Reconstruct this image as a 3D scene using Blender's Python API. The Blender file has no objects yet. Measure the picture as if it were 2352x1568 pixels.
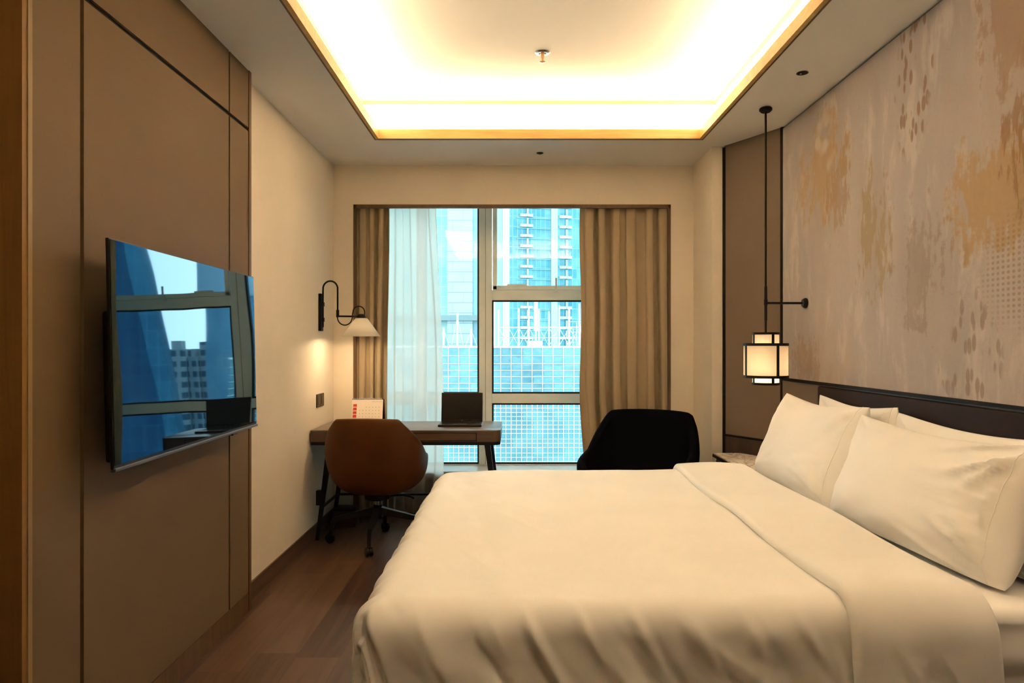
import bpy, bmesh, math, random
from mathutils import Vector, Matrix, noise

random.seed(7)
SC = bpy.context.scene
COL = SC.collection
PI = math.pi
F = 1650.0          # focal length in pixels of the 2352x1568 frame
CZ = 1.32           # camera height


# ------------------------------------------------------------------ helpers
def clamp(x, a=0.0, b=1.0):
    return a if x < a else b if x > b else x


def sstep(a, b, x):
    t = clamp((x - a) / (b - a))
    return t * t * (3 - 2 * t)


def lerp(a, b, t):
    return a + (b - a) * t


def tag(o, label=None, cat=None, group=None, kind=None):
    if label:
        o['label'] = label
    if cat:
        o['category'] = cat
    if group:
        o['group'] = group
    if kind:
        o['kind'] = kind
    return o


def empty(name, loc, rz=0.0):
    o = bpy.data.objects.new(name, None)
    COL.objects.link(o)
    o.location = loc
    o.rotation_euler = (0, 0, rz)
    o.empty_display_size = 0.05
    return o


def thing(name, label, cat, loc=(0, 0, 0), rz=0.0, group=None):
    return tag(empty(name, loc, rz), label, cat, group)


def root_loc(o):
    v = Vector((0, 0, 0))
    while o is not None:
        v += o.location
        o = o.parent
    return v


class MB:
    """collects shapes, builds ONE mesh object"""

    def __init__(self):
        self.bm = bmesh.new()

    def _merge(self, b2):
        me = bpy.data.meshes.new('tmp')
        b2.to_mesh(me)
        b2.free()
        self.bm.from_mesh(me)
        bpy.data.meshes.remove(me)

    def box(self, x0, x1, y0, y1, z0, z1, bev=0.0, seg=2, mat=None):
        b = bmesh.new()
        bmesh.ops.create_cube(b, size=1.0)
        for v in b.verts:
            v.co = Vector((lerp(x0, x1, v.co.x + .5), lerp(y0, y1, v.co.y + .5), lerp(z0, z1, v.co.z + .5)))
        if bev > 0:
            bmesh.ops.bevel(b, geom=list(b.edges), offset=bev, segments=seg, affect='EDGES', profile=0.5)
        if mat is not None:
            b.transform(mat)
        self._merge(b)
        return self

    def prism(self, poly, z0, z1, bev=0.0, seg=2):
        b = bmesh.new()
        lo = [b.verts.new((p[0], p[1], z0)) for p in poly]
        hi = [b.verts.new((p[0], p[1], z1)) for p in poly]
        n = len(poly)
        b.faces.new(list(reversed(lo)))
        b.faces.new(hi)
        for i in range(n):
            b.faces.new((lo[i], lo[(i + 1) % n], hi[(i + 1) % n], hi[i]))
        bmesh.ops.recalc_face_normals(b, faces=b.faces)
        if bev > 0:
            es = [e for e in b.edges if abs(e.verts[0].co.z - e.verts[1].co.z) < 1e-6]
            bmesh.ops.bevel(b, geom=es, offset=bev, segments=seg, affect='EDGES', profile=0.5)
        self._merge(b)
        return self

    def bar(self, p0, p1, w, t, up=(0, 0, 1), w1=None, t1=None):
        """rectangular bar from p0 to p1 with optional taper"""
        p0, p1 = Vector(p0), Vector(p1)
        d = (p1 - p0).normalized()
        u = Vector(up)
        if abs(d.dot(u)) > .95:
            u = Vector((0, 1, 0))
        a = d.cross(u).normalized()
        c = a.cross(d).normalized()
        w1 = w if w1 is None else w1
        t1 = t if t1 is None else t1
        b = bmesh.new()
        r0 = [b.verts.new(p0 + a * sx * w / 2 + c * sy * t / 2) for sx, sy in ((-1, -1), (1, -1), (1, 1), (-1, 1))]
        r1 = [b.verts.new(p1 + a * sx * w1 / 2 + c * sy * t1 / 2) for sx, sy in ((-1, -1), (1, -1), (1, 1), (-1, 1))]
        b.faces.new(r0[::-1])
        b.faces.new(r1)
        for i in range(4):
            b.faces.new((r0[i], r0[(i + 1) % 4], r1[(i + 1) % 4], r1[i]))
        bmesh.ops.recalc_face_normals(b, faces=b.faces)
        self._merge(b)
        return self

    def tube(self, pts, r, seg=12, r1=None):
        pts = [Vector(p) for p in pts]
        n = len(pts)
        b = bmesh.new()
        rings = []
        d0 = (pts[1] - pts[0]).normalized()
        a = d0.orthogonal().normalized()
        for i, p in enumerate(pts):
            d = (pts[min(i + 1, n - 1)] - pts[max(i - 1, 0)]).normalized()
            a = (a - d * a.dot(d)).normalized()
            c = d.cross(a)
            rr = r if r1 is None else lerp(r, r1, i / (n - 1))
            rings.append([b.verts.new(p + (a * math.cos(2 * PI * k / seg) + c * math.sin(2 * PI * k / seg)) * rr) for k in range(seg)])
        for i in range(n - 1):
            for k in range(seg):
                b.faces.new((rings[i][k], rings[i][(k + 1) % seg], rings[i + 1][(k + 1) % seg], rings[i + 1][k]))
        b.faces.new(rings[0][::-1])
        b.faces.new(rings[-1])
        bmesh.ops.recalc_face_normals(b, faces=b.faces)
        self._merge(b)
        return self

    def lathe(self, prof, center=(0, 0, 0), seg=40, axis='Z', closed=False):
        """prof: list of (radius, height)"""
        b = bmesh.new()
        c = Vector(center)
        rings = []

        def P(r, h, ang):
            x, y = r * math.cos(ang), r * math.sin(ang)
            if axis == 'Z':
                return c + Vector((x, y, h))
            if axis == 'X':
                return c + Vector((h, x, y))
            return c + Vector((x, h, y))
        for r, h in prof:
            if r < 1e-6:
                rings.append([b.verts.new(P(0, h, 0))])
            else:
                rings.append([b.verts.new(P(r, h, 2 * PI * k / seg)) for k in range(seg)])
        m = len(rings)
        for i in range(m if closed else m - 1):
            A, B = rings[i], rings[(i + 1) % m]
            for k in range(seg):
                if len(A) == 1 and len(B) == 1:
                    continue
                if len(A) == 1:
                    b.faces.new((A[0], B[(k + 1) % seg], B[k]))
                elif len(B) == 1:
                    b.faces.new((A[k], A[(k + 1) % seg], B[0]))
                else:
                    b.faces.new((A[k], A[(k + 1) % seg], B[(k + 1) % seg], B[k]))
        bmesh.ops.recalc_face_normals(b, faces=b.faces)
        self._merge(b)
        return self

    def ring(self, r, t, z0, z1, center=(0, 0, 0), seg=48):
        return self.lathe([(r - t, z0), (r, z0), (r, z1), (r - t, z1)], center, seg, closed=True)

    def grid(self, fn, nu, nv, wrap_u=False):
        """fn(i,j) -> Vector, i in 0..nu, j in 0..nv"""
        b = bmesh.new()
        nU = nu if wrap_u else nu + 1
        vs = [[b.verts.new(fn(i, j)) for j in range(nv + 1)] for i in range(nU)]
        for i in range(nu):
            i2 = (i + 1) % nU
            for j in range(nv):
                b.faces.new((vs[i][j], vs[i2][j], vs[i2][j + 1], vs[i][j + 1]))
        self._merge(b)
        return self

    def build(self, name, mat, parent=None, smooth=False, local=False, weld=0.0):
        if weld > 0:
            bmesh.ops.remove_doubles(self.bm, verts=self.bm.verts, dist=weld)
            bmesh.ops.recalc_face_normals(self.bm, faces=self.bm.faces)
        if parent is not None and not local:
            L = root_loc(parent)
            for v in self.bm.verts:
                v.co -= L
        me = bpy.data.meshes.new(name)
        self.bm.to_mesh(me)
        self.bm.free()
        o = bpy.data.objects.new(name, me)
        COL.objects.link(o)
        if parent is not None:
            o.parent = parent
        if mat is not None:
            me.materials.append(mat)
        if smooth:
            for p in me.polygons:
                p.use_smooth = True
            if smooth != True:
                try:
                    me.set_sharp_from_angle(angle=math.radians(smooth))
                except Exception:
                    pass
        return o


def structure(o, label=None):
    o['kind'] = 'structure'
    if label:
        o['label'] = label
    return o


def solidify(o, t, offset=0.0):
    m = o.modifiers.new('thick', 'SOLIDIFY')
    m.thickness = t
    m.offset = offset
    return o


def subsurf(o, n=1):
    m = o.modifiers.new('smooth', 'SUBSURF')
    m.levels = n
    m.render_levels = n
    return o


# ---------------------------------------------------------------- materials
class NT:
    def __init__(self, name):
        self.m = bpy.data.materials.new(name)
        self.m.use_nodes = True
        self.t = self.m.node_tree
        self.t.nodes.clear()
        self.out = self.t.nodes.new('ShaderNodeOutputMaterial')
        self._tc = None

    def n(self, typ, **kw):
        nd = self.t.nodes.new(typ)
        for k, v in kw.items():
            setattr(nd, k, v)
        return nd

    def link(self, a, b):
        self.t.links.new(a, b)

    def put(self, sock, v):
        if isinstance(v, bpy.types.NodeSocket):
            self.link(v, sock)
        elif v is not None:
            if hasattr(sock, 'default_value'):
                try:
                    sock.default_value = v
                except Exception:
                    sock.default_value = (v[0], v[1], v[2], 1.0) if not isinstance(v, (int, float)) else (v, v, v, 1)

    @property
    def obj(self):
        if self._tc is None:
            self._tc = self.n('ShaderNodeTexCoord')
        return self._tc.outputs['Object']

    def math(self, op, a, b=None, c=None, cl=False):
        nd = self.n('ShaderNodeMath', operation=op, use_clamp=cl)
        self.put(nd.inputs[0], a)
        if b is not None:
            self.put(nd.inputs[1], b)
        if c is not None:
            self.put(nd.inputs[2], c)
        return nd.outputs[0]

    def sep(self, v):
        nd = self.n('ShaderNodeSeparateXYZ')
        self.link(v, nd.inputs[0])
        return nd.outputs

    def comb(self, x, y, z):
        nd = self.n('ShaderNodeCombineXYZ')
        for i, v in enumerate((x, y, z)):
            self.put(nd.inputs[i], v)
        return nd.outputs[0]

    def scale(self, v, s):
        nd = self.n('ShaderNodeVectorMath', operation='MULTIPLY')
        self.link(v, nd.inputs[0])
        nd.inputs[1].default_value = s
        return nd.outputs[0]

    def noise(self, v, scale, detail=3.0, rough=.55, dist=0.0):
        nd = self.n('ShaderNodeTexNoise')
        self.link(v, nd.inputs['Vector'])
        nd.inputs['Scale'].default_value = scale
        nd.inputs['Detail'].default_value = detail
        nd.inputs['Roughness'].default_value = rough
        nd.inputs['Distortion'].default_value = dist
        return nd.outputs[0]

    def ramp(self, f, a, b, interp='SMOOTHSTEP'):
        nd = self.n('ShaderNodeMapRange', interpolation_type=interp)
        self.put(nd.inputs[0], f)
        self.put(nd.inputs[1], a)
        self.put(nd.inputs[2], b)
        return nd.outputs[0]

    def mix(self, f, a, b, mode='MIX'):
        nd = self.n('ShaderNodeMix', data_type='RGBA', blend_type=mode)
        self.put(nd.inputs[0], f)
        for s, v in ((nd.inputs[6], a), (nd.inputs[7], b)):
            self.put(s, v if isinstance(v, bpy.types.NodeSocket) else (v[0], v[1], v[2], 1.0))
        return nd.outputs[2]

    def bump(self, h, strength=.2, dist=.01):
        nd = self.n('ShaderNodeBump')
        self.link(h, nd.inputs['Height'])
        nd.inputs['Strength'].default_value = strength
        nd.inputs['Distance'].default_value = dist
        return nd.outputs[0]

    def principled(self, col, rough=.5, metal=0.0, ior=1.45, spec=.5, normal=None, sheen=0.0, coat=0.0):
        p = self.n('ShaderNodeBsdfPrincipled')
        self.put(p.inputs['Base Color'], col if isinstance(col, bpy.types.NodeSocket) else (col[0], col[1], col[2], 1))
        self.put(p.inputs['Roughness'], rough)
        p.inputs['Metallic'].default_value = metal
        p.inputs['IOR'].default_value = ior
        p.inputs['Specular IOR Level'].default_value = spec
        p.inputs['Sheen Weight'].default_value = sheen
        p.inputs['Coat Weight'].default_value = coat
        if normal is not None:
            self.link(normal, p.inputs['Normal'])
        return p

    def finish(self, shader):
        self.link(shader, self.out.inputs['Surface'])
        return self.m


def plain(name, col, rough=.5, metal=0.0, amt=.06, nscale=6.0, bump=0.0, bscale=200.0, stretch=(1, 1, 1), sheen=0.0, spec=.5):
    """principled with a procedural tone variation and optional fine bump"""
    t = NT(name)
    v = t.scale(t.obj, stretch)
    nz = t.noise(v, nscale, 4)
    lo = tuple(c * (1 - amt) for c in col)
    hi = tuple(min(1, c * (1 + amt)) for c in col)
    c = t.mix(t.ramp(nz, .3, .7), lo, hi)
    nrm = None
    if bump > 0:
        nrm = t.bump(t.noise(v, bscale, 2), bump, .002)
    return t.finish(t.principled(c, rough, metal, normal=nrm, sheen=sheen, spec=spec).outputs[0])


def emission(name, col, strength):
    t = NT(name)
    e = t.n('ShaderNodeEmission')
    e.inputs[0].default_value = (*col, 1)
    e.inputs[1].default_value = strength
    return t.finish(e.outputs[0])


def weave(name, col, rough=.85, scale=900.0, amt=.12, bump=.25, sheen=.2, stretch=(1, 1, 1), spec=.3):
    """woven cloth: crossing fine waves"""
    t = NT(name)
    v = t.scale(t.obj, stretch)
    n1 = t.noise(v, 5, 3)
    n2 = t.noise(t.scale(v, (1, 1, .12)), scale * .5, 2)
    n3 = t.noise(t.scale(v, (.12, .12, 1)), scale * .5, 2)
    w = t.math('MULTIPLY', t.math('ADD', n2, n3), .5)
    lo = tuple(c * (1 - amt) for c in col)
    hi = tuple(min(1, c * (1 + amt)) for c in col)
    c = t.mix(t.math('MULTIPLY', t.math('ADD', n1, w), .5), lo, hi)
    return t.finish(t.principled(c, rough, spec=spec, sheen=sheen, normal=t.bump(w, bump, .001)).outputs[0])


def wood(name, dark, light, rough=.4, axis='Y', scale=3.0, spec=.5):
    t = NT(name)
    st = {'X': (.12, 2.2, 2.2), 'Y': (2.2, .12, 2.2), 'Z': (2.2, 2.2, .12)}[axis]
    v = t.scale(t.obj, st)
    g1 = t.noise(v, scale * 3, 5, .6, .8)
    g2 = t.noise(v, scale * 22, 3)
    f = t.math('ADD', t.math('MULTIPLY', g1, .75), t.math('MULTIPLY', g2, .25))
    c = t.mix(t.ramp(f, .3, .7), dark, light)
    return t.finish(t.principled(c, rough, spec=spec, normal=t.bump(g2, .06, .001)).outputs[0])


def floor_mat():
    t = NT('oak_plank_floor')
    s = t.sep(t.obj)
    x, y = s[0], s[1]
    W = .185
    row = t.math('FLOOR', t.math('DIVIDE', x, W))
    wn = t.n('ShaderNodeTexWhiteNoise', noise_dimensions='1D')
    t.link(row, wn.inputs['W'])
    yy = t.math('ADD', y, t.math('MULTIPLY', wn.outputs[0], 1.3))
    pl = t.math('FLOOR', t.math('DIVIDE', yy, 1.25))
    wn2 = t.n('ShaderNodeTexWhiteNoise', noise_dimensions='2D')
    t.link(t.comb(row, pl, 0.0), wn2.inputs['Vector'])
    tone = wn2.outputs[0]
    v = t.comb(t.math('ADD', t.math('MULTIPLY', x, 2.0), t.math('MULTIPLY', tone, 9.0)), t.math('MULTIPLY', y, .16), tone)
    g1 = t.noise(v, 5.0, 5, .6, 1.2)
    g2 = t.noise(v, 38.0, 3)
    f = t.math('ADD', t.math('MULTIPLY', g1, .62), t.math('ADD', t.math('MULTIPLY', g2, .14), t.math('MULTIPLY', tone, .24)))
    c = t.mix(t.ramp(f, .28, .72), (.040, .017, .009), (.14, .073, .038))
    fx = t.math('FRACT', t.math('DIVIDE', x, W))
    fy = t.math('FRACT', t.math('DIVIDE', yy, 1.25))
    gap = t.math('MAXIMUM', t.math('LESS_THAN', fx, .012), t.math('LESS_THAN', fy, .0018))
    c = t.mix(t.math('MULTIPLY', gap, .5), c, (.02, .012, .008))
    rg = t.math('ADD', .36, t.math('MULTIPLY', g2, .12))
    h = t.math('SUBTRACT', t.math('MULTIPLY', g2, .3), gap)
    return t.finish(t.principled(c, rg, normal=t.bump(h, .15, .001)).outputs[0])


def wallpaper_mat():
    """woven mural: pinkish beige ground with dragged gold and brown patches (object space = metres, Y along wall, Z up)"""
    t = NT('mural_wallpaper')
    s = t.sep(t.obj)
    y, z = s[1], s[2]
    v2 = t.comb(y, z, 0.0)
    vs = t.comb(t.math('MULTIPLY', y, 1.0), t.math('MULTIPLY', z, .28), 0.3)      # stretched down the wall
    big = t.noise(vs, 2.2, 4, .6)
    mid = t.noise(vs, 9.0, 5, .65, .4)
    fine = t.noise(vs, 34.0, 4, .6)
    rag = t.noise(v2, 14.0, 5, .7)
    c = t.mix(t.ramp(big, .35, .65), (.455, .41, .39), (.385, .355, .35))
    c = t.mix(t.math('MULTIPLY', t.ramp(mid, .50, .66), .55), c, (.58, .53, .50))
    c = t.mix(t.math('MULTIPLY', t.ramp(mid, .47, .36), .35), c, (.43, .36, .305))

    def ell(cy, cz, ry, rz):
        a = t.math('POWER', t.math('DIVIDE', t.math('SUBTRACT', y, cy), ry), 2.0)
        b = t.math('POWER', t.math('DIVIDE', t.math('SUBTRACT', z, cz), rz), 2.0)
        return t.math('SUBTRACT', 1.0, t.math('SQRT', t.math('ADD', a, b)))     # 1 at the centre, 0 on the rim

    def patch(c, cy, cz, ry, rz, col, amt, src, lo, hi, w=.30):
        e = ell(cy, cz, ry, rz)
        k = t.math('ADD', t.math('MULTIPLY', t.math('SUBTRACT', src, .5), 1.7), .5)
        m = t.math('ADD', t.math('MULTIPLY', e, w), k)
        m = t.math('MULTIPLY', t.ramp(m, .56, .70), t.ramp(e, -.35, .05))
        soft = t.math('MULTIPLY', t.ramp(e, -.1, .8), .25)
        return t.mix(t.math('MULTIPLY', t.math('MAXIMUM', m, soft), amt), c, col)
    GOLD, BROWN, PINK, PALE = (.42, .29, .14), (.34, .235, .14), (.36, .255, .19), (.60, .55, .50)
    mm = t.math('ADD', t.math('MULTIPLY', mid, .5), t.math('MULTIPLY', fine, .5))
    mr = t.math('ADD', t.math('MULTIPLY', mid, .45), t.math('ADD', t.math('MULTIPLY', rag, .3), t.math('MULTIPLY', fine, .25)))
    # flowered patch by the corner: pale petals over gold
    c = patch(c, 3.92, 2.28, .42, .38, GOLD, .75, mr, .62, .74)
    c = patch(c, 3.72, 2.10, .16, .30, BROWN, .65, mm, .64, .74)
    vo = t.n('ShaderNodeTexVoronoi', feature='SMOOTH_F1')
    t.link(v2, vo.inputs['Vector'])
    vo.inputs['Scale'].default_value = 9.0
    petals = t.ramp(vo.outputs[0], .42, .22)
    c = t.mix(t.math('MULTIPLY', t.math('MULTIPLY', petals, t.ramp(ell(3.98, 2.40, .30, .26), 0.0, .5)), .55), c, PALE)
    # drip column of short strokes
    dash = t.n('ShaderNodeTexVoronoi', feature='F1')
    t.link(t.comb(t.math('MULTIPLY', y, 30.0), t.math('MULTIPLY', z, 12.0), 0.0), dash.inputs['Vector'])
    dash.inputs['Scale'].default_value = 1.0
    strokes = t.ramp(dash.outputs[0], .46, .30)
    smask = lambda cy, cz, ry, rz: t.math('MULTIPLY', strokes, t.ramp(t.math('ADD', ell(cy, cz, ry, rz), t.math('MULTIPLY', t.math('SUBTRACT', mid, .5), 1.6)), .05, .35))
    c = t.mix(t.math('MULTIPLY', smask(3.02, 2.42, .16, .40), .75), c, (.25, .15, .085))
    c = t.mix(t.math('MULTIPLY', smask(2.64, 1.28, .20, .26), .60), c, (.235, .165, .13))
    # ochre field and its drips
    c = patch(c, 2.42, 1.86, .48, .28, GOLD, .85, mr, .58, .70)
    c = patch(c, 2.30, 2.05, .20, .30, (.28, .165, .07), .8, mm, .58, .68)
    c = patch(c, 3.36, 1.84, .20, .34, (.34, .26, .135), .75, mm, .62, .78)
    c = patch(c, 2.95, 1.62, .26, .34, (.27, .21, .17), .6, mr, .62, .80)
    c = patch(c, 2.40, 2.38, .24, .36, PINK, .85, mr, .55, .68)
    c = patch(c, 4.12, 1.24, .26, .20, (.31, .21, .135), .55, mr, .60, .78)
    c = patch(c, 1.70, 1.75, .45, .40, GOLD, .7, mr, .60, .74)
    # stencilled dot grid
    gy = t.math('SUBTRACT', t.math('FRACT', t.math('MULTIPLY', y, 38.0)), .5)
    gz = t.math('SUBTRACT', t.math('FRACT', t.math('MULTIPLY', z, 52.0)), .5)
    dots = t.math('LESS_THAN', t.math('ADD', t.math('MULTIPLY', gy, gy), t.math('MULTIPLY', gz, gz)), .085)
    dm = t.math('MULTIPLY', dots, t.ramp(t.math('ADD', ell(2.36, 1.57, .26, .24), t.math('SUBTRACT', rag, .5)), .0, .5))
    c = t.mix(t.math('MULTIPLY', dm, .5), c, (.23, .165, .13))
    # woven ground
    wv = t.math('ADD', t.noise(t.comb(t.math('MULTIPLY', y, 30.0), t.math('MULTIPLY', z, 600.0), 0.0), 1.0, 2),
                t.noise(t.comb(t.math('MULTIPLY', y, 600.0), t.math('MULTIPLY', z, 30.0), 0.0), 1.0, 2))
    c = t.mix(t.math('MULTIPLY', t.ramp(wv, .8, 1.2), .10), c, (.18, .14, .11))
    return t.finish(t.principled(c, .75, spec=.25, normal=t.bump(wv, .15, .001)).outputs[0])


def marble_mat():
    t = NT('marble_top')
    n1 = t.noise(t.scale(t.obj, (3, 1, 1)), 3.0, 6, .6, 1.5)
    vein = t.ramp(t.math('ABSOLUTE', t.math('SUBTRACT', n1, .5)), .05, .0)
    c = t.mix(t.math('MULTIPLY', vein, .7), (.86, .81, .72), (.42, .35, .27))
    c = t.mix(t.ramp(t.noise(t.obj, 5.0, 4), .4, .7), c, (.86, .83, .78), 'MULTIPLY')
    return t.finish(t.principled(c, .25).outputs[0])


def glass_mat(name, tint, refl=1.0):
    t = NT(name)
    tr = t.n('ShaderNodeBsdfTransparent')
    tr.inputs[0].default_value = (*tint, 1)
    gl = t.n('ShaderNodeBsdfGlossy')
    gl.inputs['Roughness'].default_value = 0.0
    v = t.noise(t.obj, 1.1, 2)
    t.link(t.bump(v, .02, .02), gl.inputs['Normal'])
    fr = t.n('ShaderNodeFresnel')
    fr.inputs[0].default_value = 1.5
    mx = t.n('ShaderNodeMixShader')
    t.link(t.math('MULTIPLY', fr.outputs[0], refl), mx.inputs[0])
    t.link(tr.outputs[0], mx.inputs[1])
    t.link(gl.outputs[0], mx.inputs[2])
    return t.finish(mx.outputs[0])


def screen_mat():
    t = NT('tv_screen_glass')
    p = t.principled((.004, .007, .012), .02, ior=2.5, spec=.5)
    try:
        p.inputs['Specular Tint'].default_value = (.30, .70, 1.0, 1)
    except Exception:
        pass
    v = t.noise(t.scale(t.obj, (1, 1, .7)), 2.2, 1)
    t.link(t.bump(v, .05, .02), p.inputs['Normal'])
    return t.finish(p.outputs[0])


def sheer_mat():
    t = NT('sheer_voile')
    tr = t.n('ShaderNodeBsdfTransparent')
    tr.inputs[0].default_value = (.95, 1, 1, 1)
    tl = t.n('ShaderNodeBsdfTranslucent')
    tl.inputs[0].default_value = (1.0, .97, .90, 1)
    df = t.n('ShaderNodeBsdfDiffuse')
    df.inputs[0].default_value = (.9, .88, .80, 1)
    m1 = t.n('ShaderNodeMixShader')
    m1.inputs[0].default_value = .10
    t.link(tl.outputs[0], m1.inputs[1])
    t.link(df.outputs[0], m1.inputs[2])
    m2 = t.n('ShaderNodeMixShader')
    lw = t.n('ShaderNodeLayerWeight')
    lw.inputs[0].default_value = .4
    f = t.math('ADD', .86, t.math('MULTIPLY', lw.outputs['Facing'], .3), cl=True)
    t.link(f, m2.inputs[0])
    t.link(tr.outputs[0], m2.inputs[1])
    t.link(m1.outputs[0], m2.inputs[2])
    return t.finish(m2.outputs[0])


def shade_mat(name, col, transl=.6):
    t = NT(name)
    tl = t.n('ShaderNodeBsdfTranslucent')
    df = t.n('ShaderNodeBsdfDiffuse')
    w = t.noise(t.scale(t.obj, (1, 1, .1)), 180, 2)
    c = t.mix(w, tuple(x * .94 for x in col), col)
    t.link(c, tl.inputs[0])
    t.link(c, df.inputs[0])
    m = t.n('ShaderNodeMixShader')
    m.inputs[0].default_value = transl
    t.link(df.outputs[0], m.inputs[1])
    t.link(tl.outputs[0], m.inputs[2])
    return t.finish(m.outputs[0])


def facade_glass(name, dark, light, px, pz, rough=.12, line=None, lw=.06, metal=.0, off=0.0, ior=1.6):
    """curtain wall: each pane its own tone, optional lines between panes (object space; u = X+Y, v = Z)"""
    t = NT(name)
    s = t.sep(t.obj)
    u = t.math('ADD', t.math('ADD', s[0], t.math('MULTIPLY', s[1], .37)), off)
    cu = t.math('DIVIDE', u, px)
    cv = t.math('DIVIDE', s[2], pz)
    wn = t.n('ShaderNodeTexWhiteNoise', noise_dimensions='2D')
    t.link(t.comb(t.math('FLOOR', cu), t.math('FLOOR', cv), 0.0), wn.inputs['Vector'])
    big = t.noise(t.obj, .11, 3, .6)
    f = t.math('ADD', t.math('MULTIPLY', wn.outputs[0], .35), t.math('MULTIPLY', t.ramp(big, .35, .65), .65))
    c = t.mix(f, dark, light)
    if line is not None:
        m = t.math('MAXIMUM', t.math('LESS_THAN', t.math('FRACT', cu), lw), t.math('LESS_THAN', t.math('FRACT', cv), lw * px / pz * 1.1))
        c = t.mix(m, c, line)
    wob = t.noise(t.obj, .55, 2)
    return t.finish(t.principled(c, rough, metal=metal, ior=ior, normal=t.bump(wob, .25, .25)).outputs[0])


def panel_joint_mat(name, base, line, px, pz):
    t = NT(name)
    s = t.sep(t.obj)
    cv = t.math('DIVIDE', s[2], pz)
    cu = t.math('ADD', t.math('DIVIDE', s[0], px), t.math('MULTIPLY', t.math('FLOOR', cv), .5))
    m = t.math('MAXIMUM', t.math('LESS_THAN', t.math('FRACT', cu), .015), t.math('LESS_THAN', t.math('FRACT', cv), .07))
    c = t.mix(t.ramp(t.noise(t.obj, .3, 3), .3, .7), tuple(x * .92 for x in base), base)
    c = t.mix(t.math('MULTIPLY', m, .75), c, line)
    return t.finish(t.principled(c, .6).outputs[0])


MAT = {}
MAT['plaster'] = plain('cream_plaster', (.80, .72, .60), .8, amt=.03, nscale=2.0, bump=.05, bscale=120)
MAT['ceiling'] = plain('white_ceiling_paint', (.76, .745, .71), .85, amt=.02, nscale=2.0)
MAT['floor'] = floor_mat()
MAT['panel'] = weave('brown_linen_panel', (.165, .108, .052), .62, 500, .10, .12, 0.05)
MAT['groove'] = plain('black_groove', (.010, .008, .006), .6, spec=.2)
MAT['edge_wood'] = wood('brown_edge_wood', (.10, .052, .014), (.15, .08, .025), .45, 'Z')
MAT['end_wood'] = wood('dark_end_wood', (.22, .11, .028), (.28, .145, .04), .5, 'Z')
MAT['cove_trim'] = wood('gold_cove_trim', (.50, .30, .085), (.66, .42, .14), .4, 'X')
MAT['base_wood'] = wood('skirting_wood', (.075, .038, .02), (.12, .062, .033), .45, 'Y')
MAT['wallpaper'] = wallpaper_mat()
MAT['taupe'] = weave('taupe_wall_panel', (.19, .142, .100), .6, 500, .06, .08, 0.0)
MAT['darkband'] = wood('dark_brown_veneer', (.05, .03, .019), (.075, .046, .03), .45, 'Z')
MAT['black'] = plain('black_metal', (.010, .0085, .0075), .45, metal=.0, amt=.2, spec=.25)
MAT['black_gloss'] = plain('black_plastic', (.008, .008, .008), .35, amt=.2, spec=.3)
MAT['leather_dark'] = plain('dark_brown_leather', (.022, .013, .009), .6, amt=.15, nscale=3, bump=.15, bscale=400, spec=.12)
MAT['frame_brown'] = wood('window_surround_wood', (.11, .066, .03), (.155, .094, .046), .5, 'Z')
MAT['win_frame'] = plain('grey_white_aluminium', (.86, .95, .97), .5, amt=.03)
MAT['gasket'] = plain('black_gasket', (.006, .007, .008), .6)
MAT['sill'] = plain('pale_sill_stone', (.55, .56, .55), .35, amt=.08, nscale=12)
MAT['sill_front'] = plain('brown_sill_front', (.10, .055, .040), .5)
MAT['glass'] = glass_mat('window_glass', (.91, .992, .996), 1.0)
MAT['curtain'] = weave('taupe_curtain_cloth', (.46, .365, .24), .9, 700, .05, .10, .1)
MAT['sheer'] = sheer_mat()
MAT['linen'] = plain('white_bed_linen', (.86, .85, .82), .75, amt=.02, nscale=3, bump=.05, bscale=900, sheen=.1, spec=.3)
MAT['pillow'] = plain('white_pillowcase', (.90, .89, .86), .7, amt=.02, nscale=3, bump=.05, bscale=900, sheen=.1, spec=.3)
MAT['bedbase'] = weave('brown_bed_base_cloth', (.12, .085, .055), .8, 600, .1, .2)
MAT['mattress'] = plain('mattress_ticking', (.66, .60, .50), .8, amt=.04)
MAT['tan_leather'] = plain('tan_leather', (.095, .031, .004), .5, amt=.12, nscale=4, bump=.2, bscale=350, spec=.25)
MAT['navy'] = weave('black_navy_fabric', (.0040, .0045, .0060), .95, 500, .15, .2, 0.0, (1, 1, 1), .03)
MAT['desk_wood_x'] = wood('walnut_desk', (.085, .046, .027), (.125, .07, .042), .38, 'X')
MAT['desk_top'] = wood('walnut_desk_top', (.14, .10, .072), (.19, .135, .10), .28, 'X')
MAT['chrome'] = plain('brushed_metal', (.55, .53, .50), .25, metal=1.0)
MAT['screen'] = screen_mat()
MAT['marble'] = marble_mat()
MAT['grey_lacquer'] = plain('grey_lacquer', (.10, .105, .11), .4)
MAT['shade_white'] = shade_mat('white_lamp_shade', (.80, .76, .68), .10)
MAT['lantern'] = shade_mat('cream_lantern_cloth', (.90, .83, .71), .38)
MAT['paper'] = plain('calendar_paper', (.78, .70, .62), .7, amt=.02)
MAT['red'] = plain('calendar_red', (.62, .035, .012), .6, amt=.1)
MAT['dark_red'] = plain('dark_red_board', (.055, .004, .006), .6)
MAT['print'] = plain('grey_print', (.46, .38, .32), .8)
MAT['pink_print'] = plain('pale_red_print', (.80, .25, .17), .7)
MAT['bronze'] = plain('bronze_plate', (.085, .058, .034), .4, metal=.3)
MAT['bulb'] = emission('warm_bulb', (1.0, .72, .42), 40.0)
MAT['bulb2'] = emission('lantern_bulb', (1.0, .75, .52), 3.5)
LEDC = (1.0, .745, .455)
tl_ = NT('cove_led')
em_ = tl_.n('ShaderNodeEmission')
em_.inputs[0].default_value = (*LEDC, 1)
gm_ = tl_.n('ShaderNodeNewGeometry')
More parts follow.
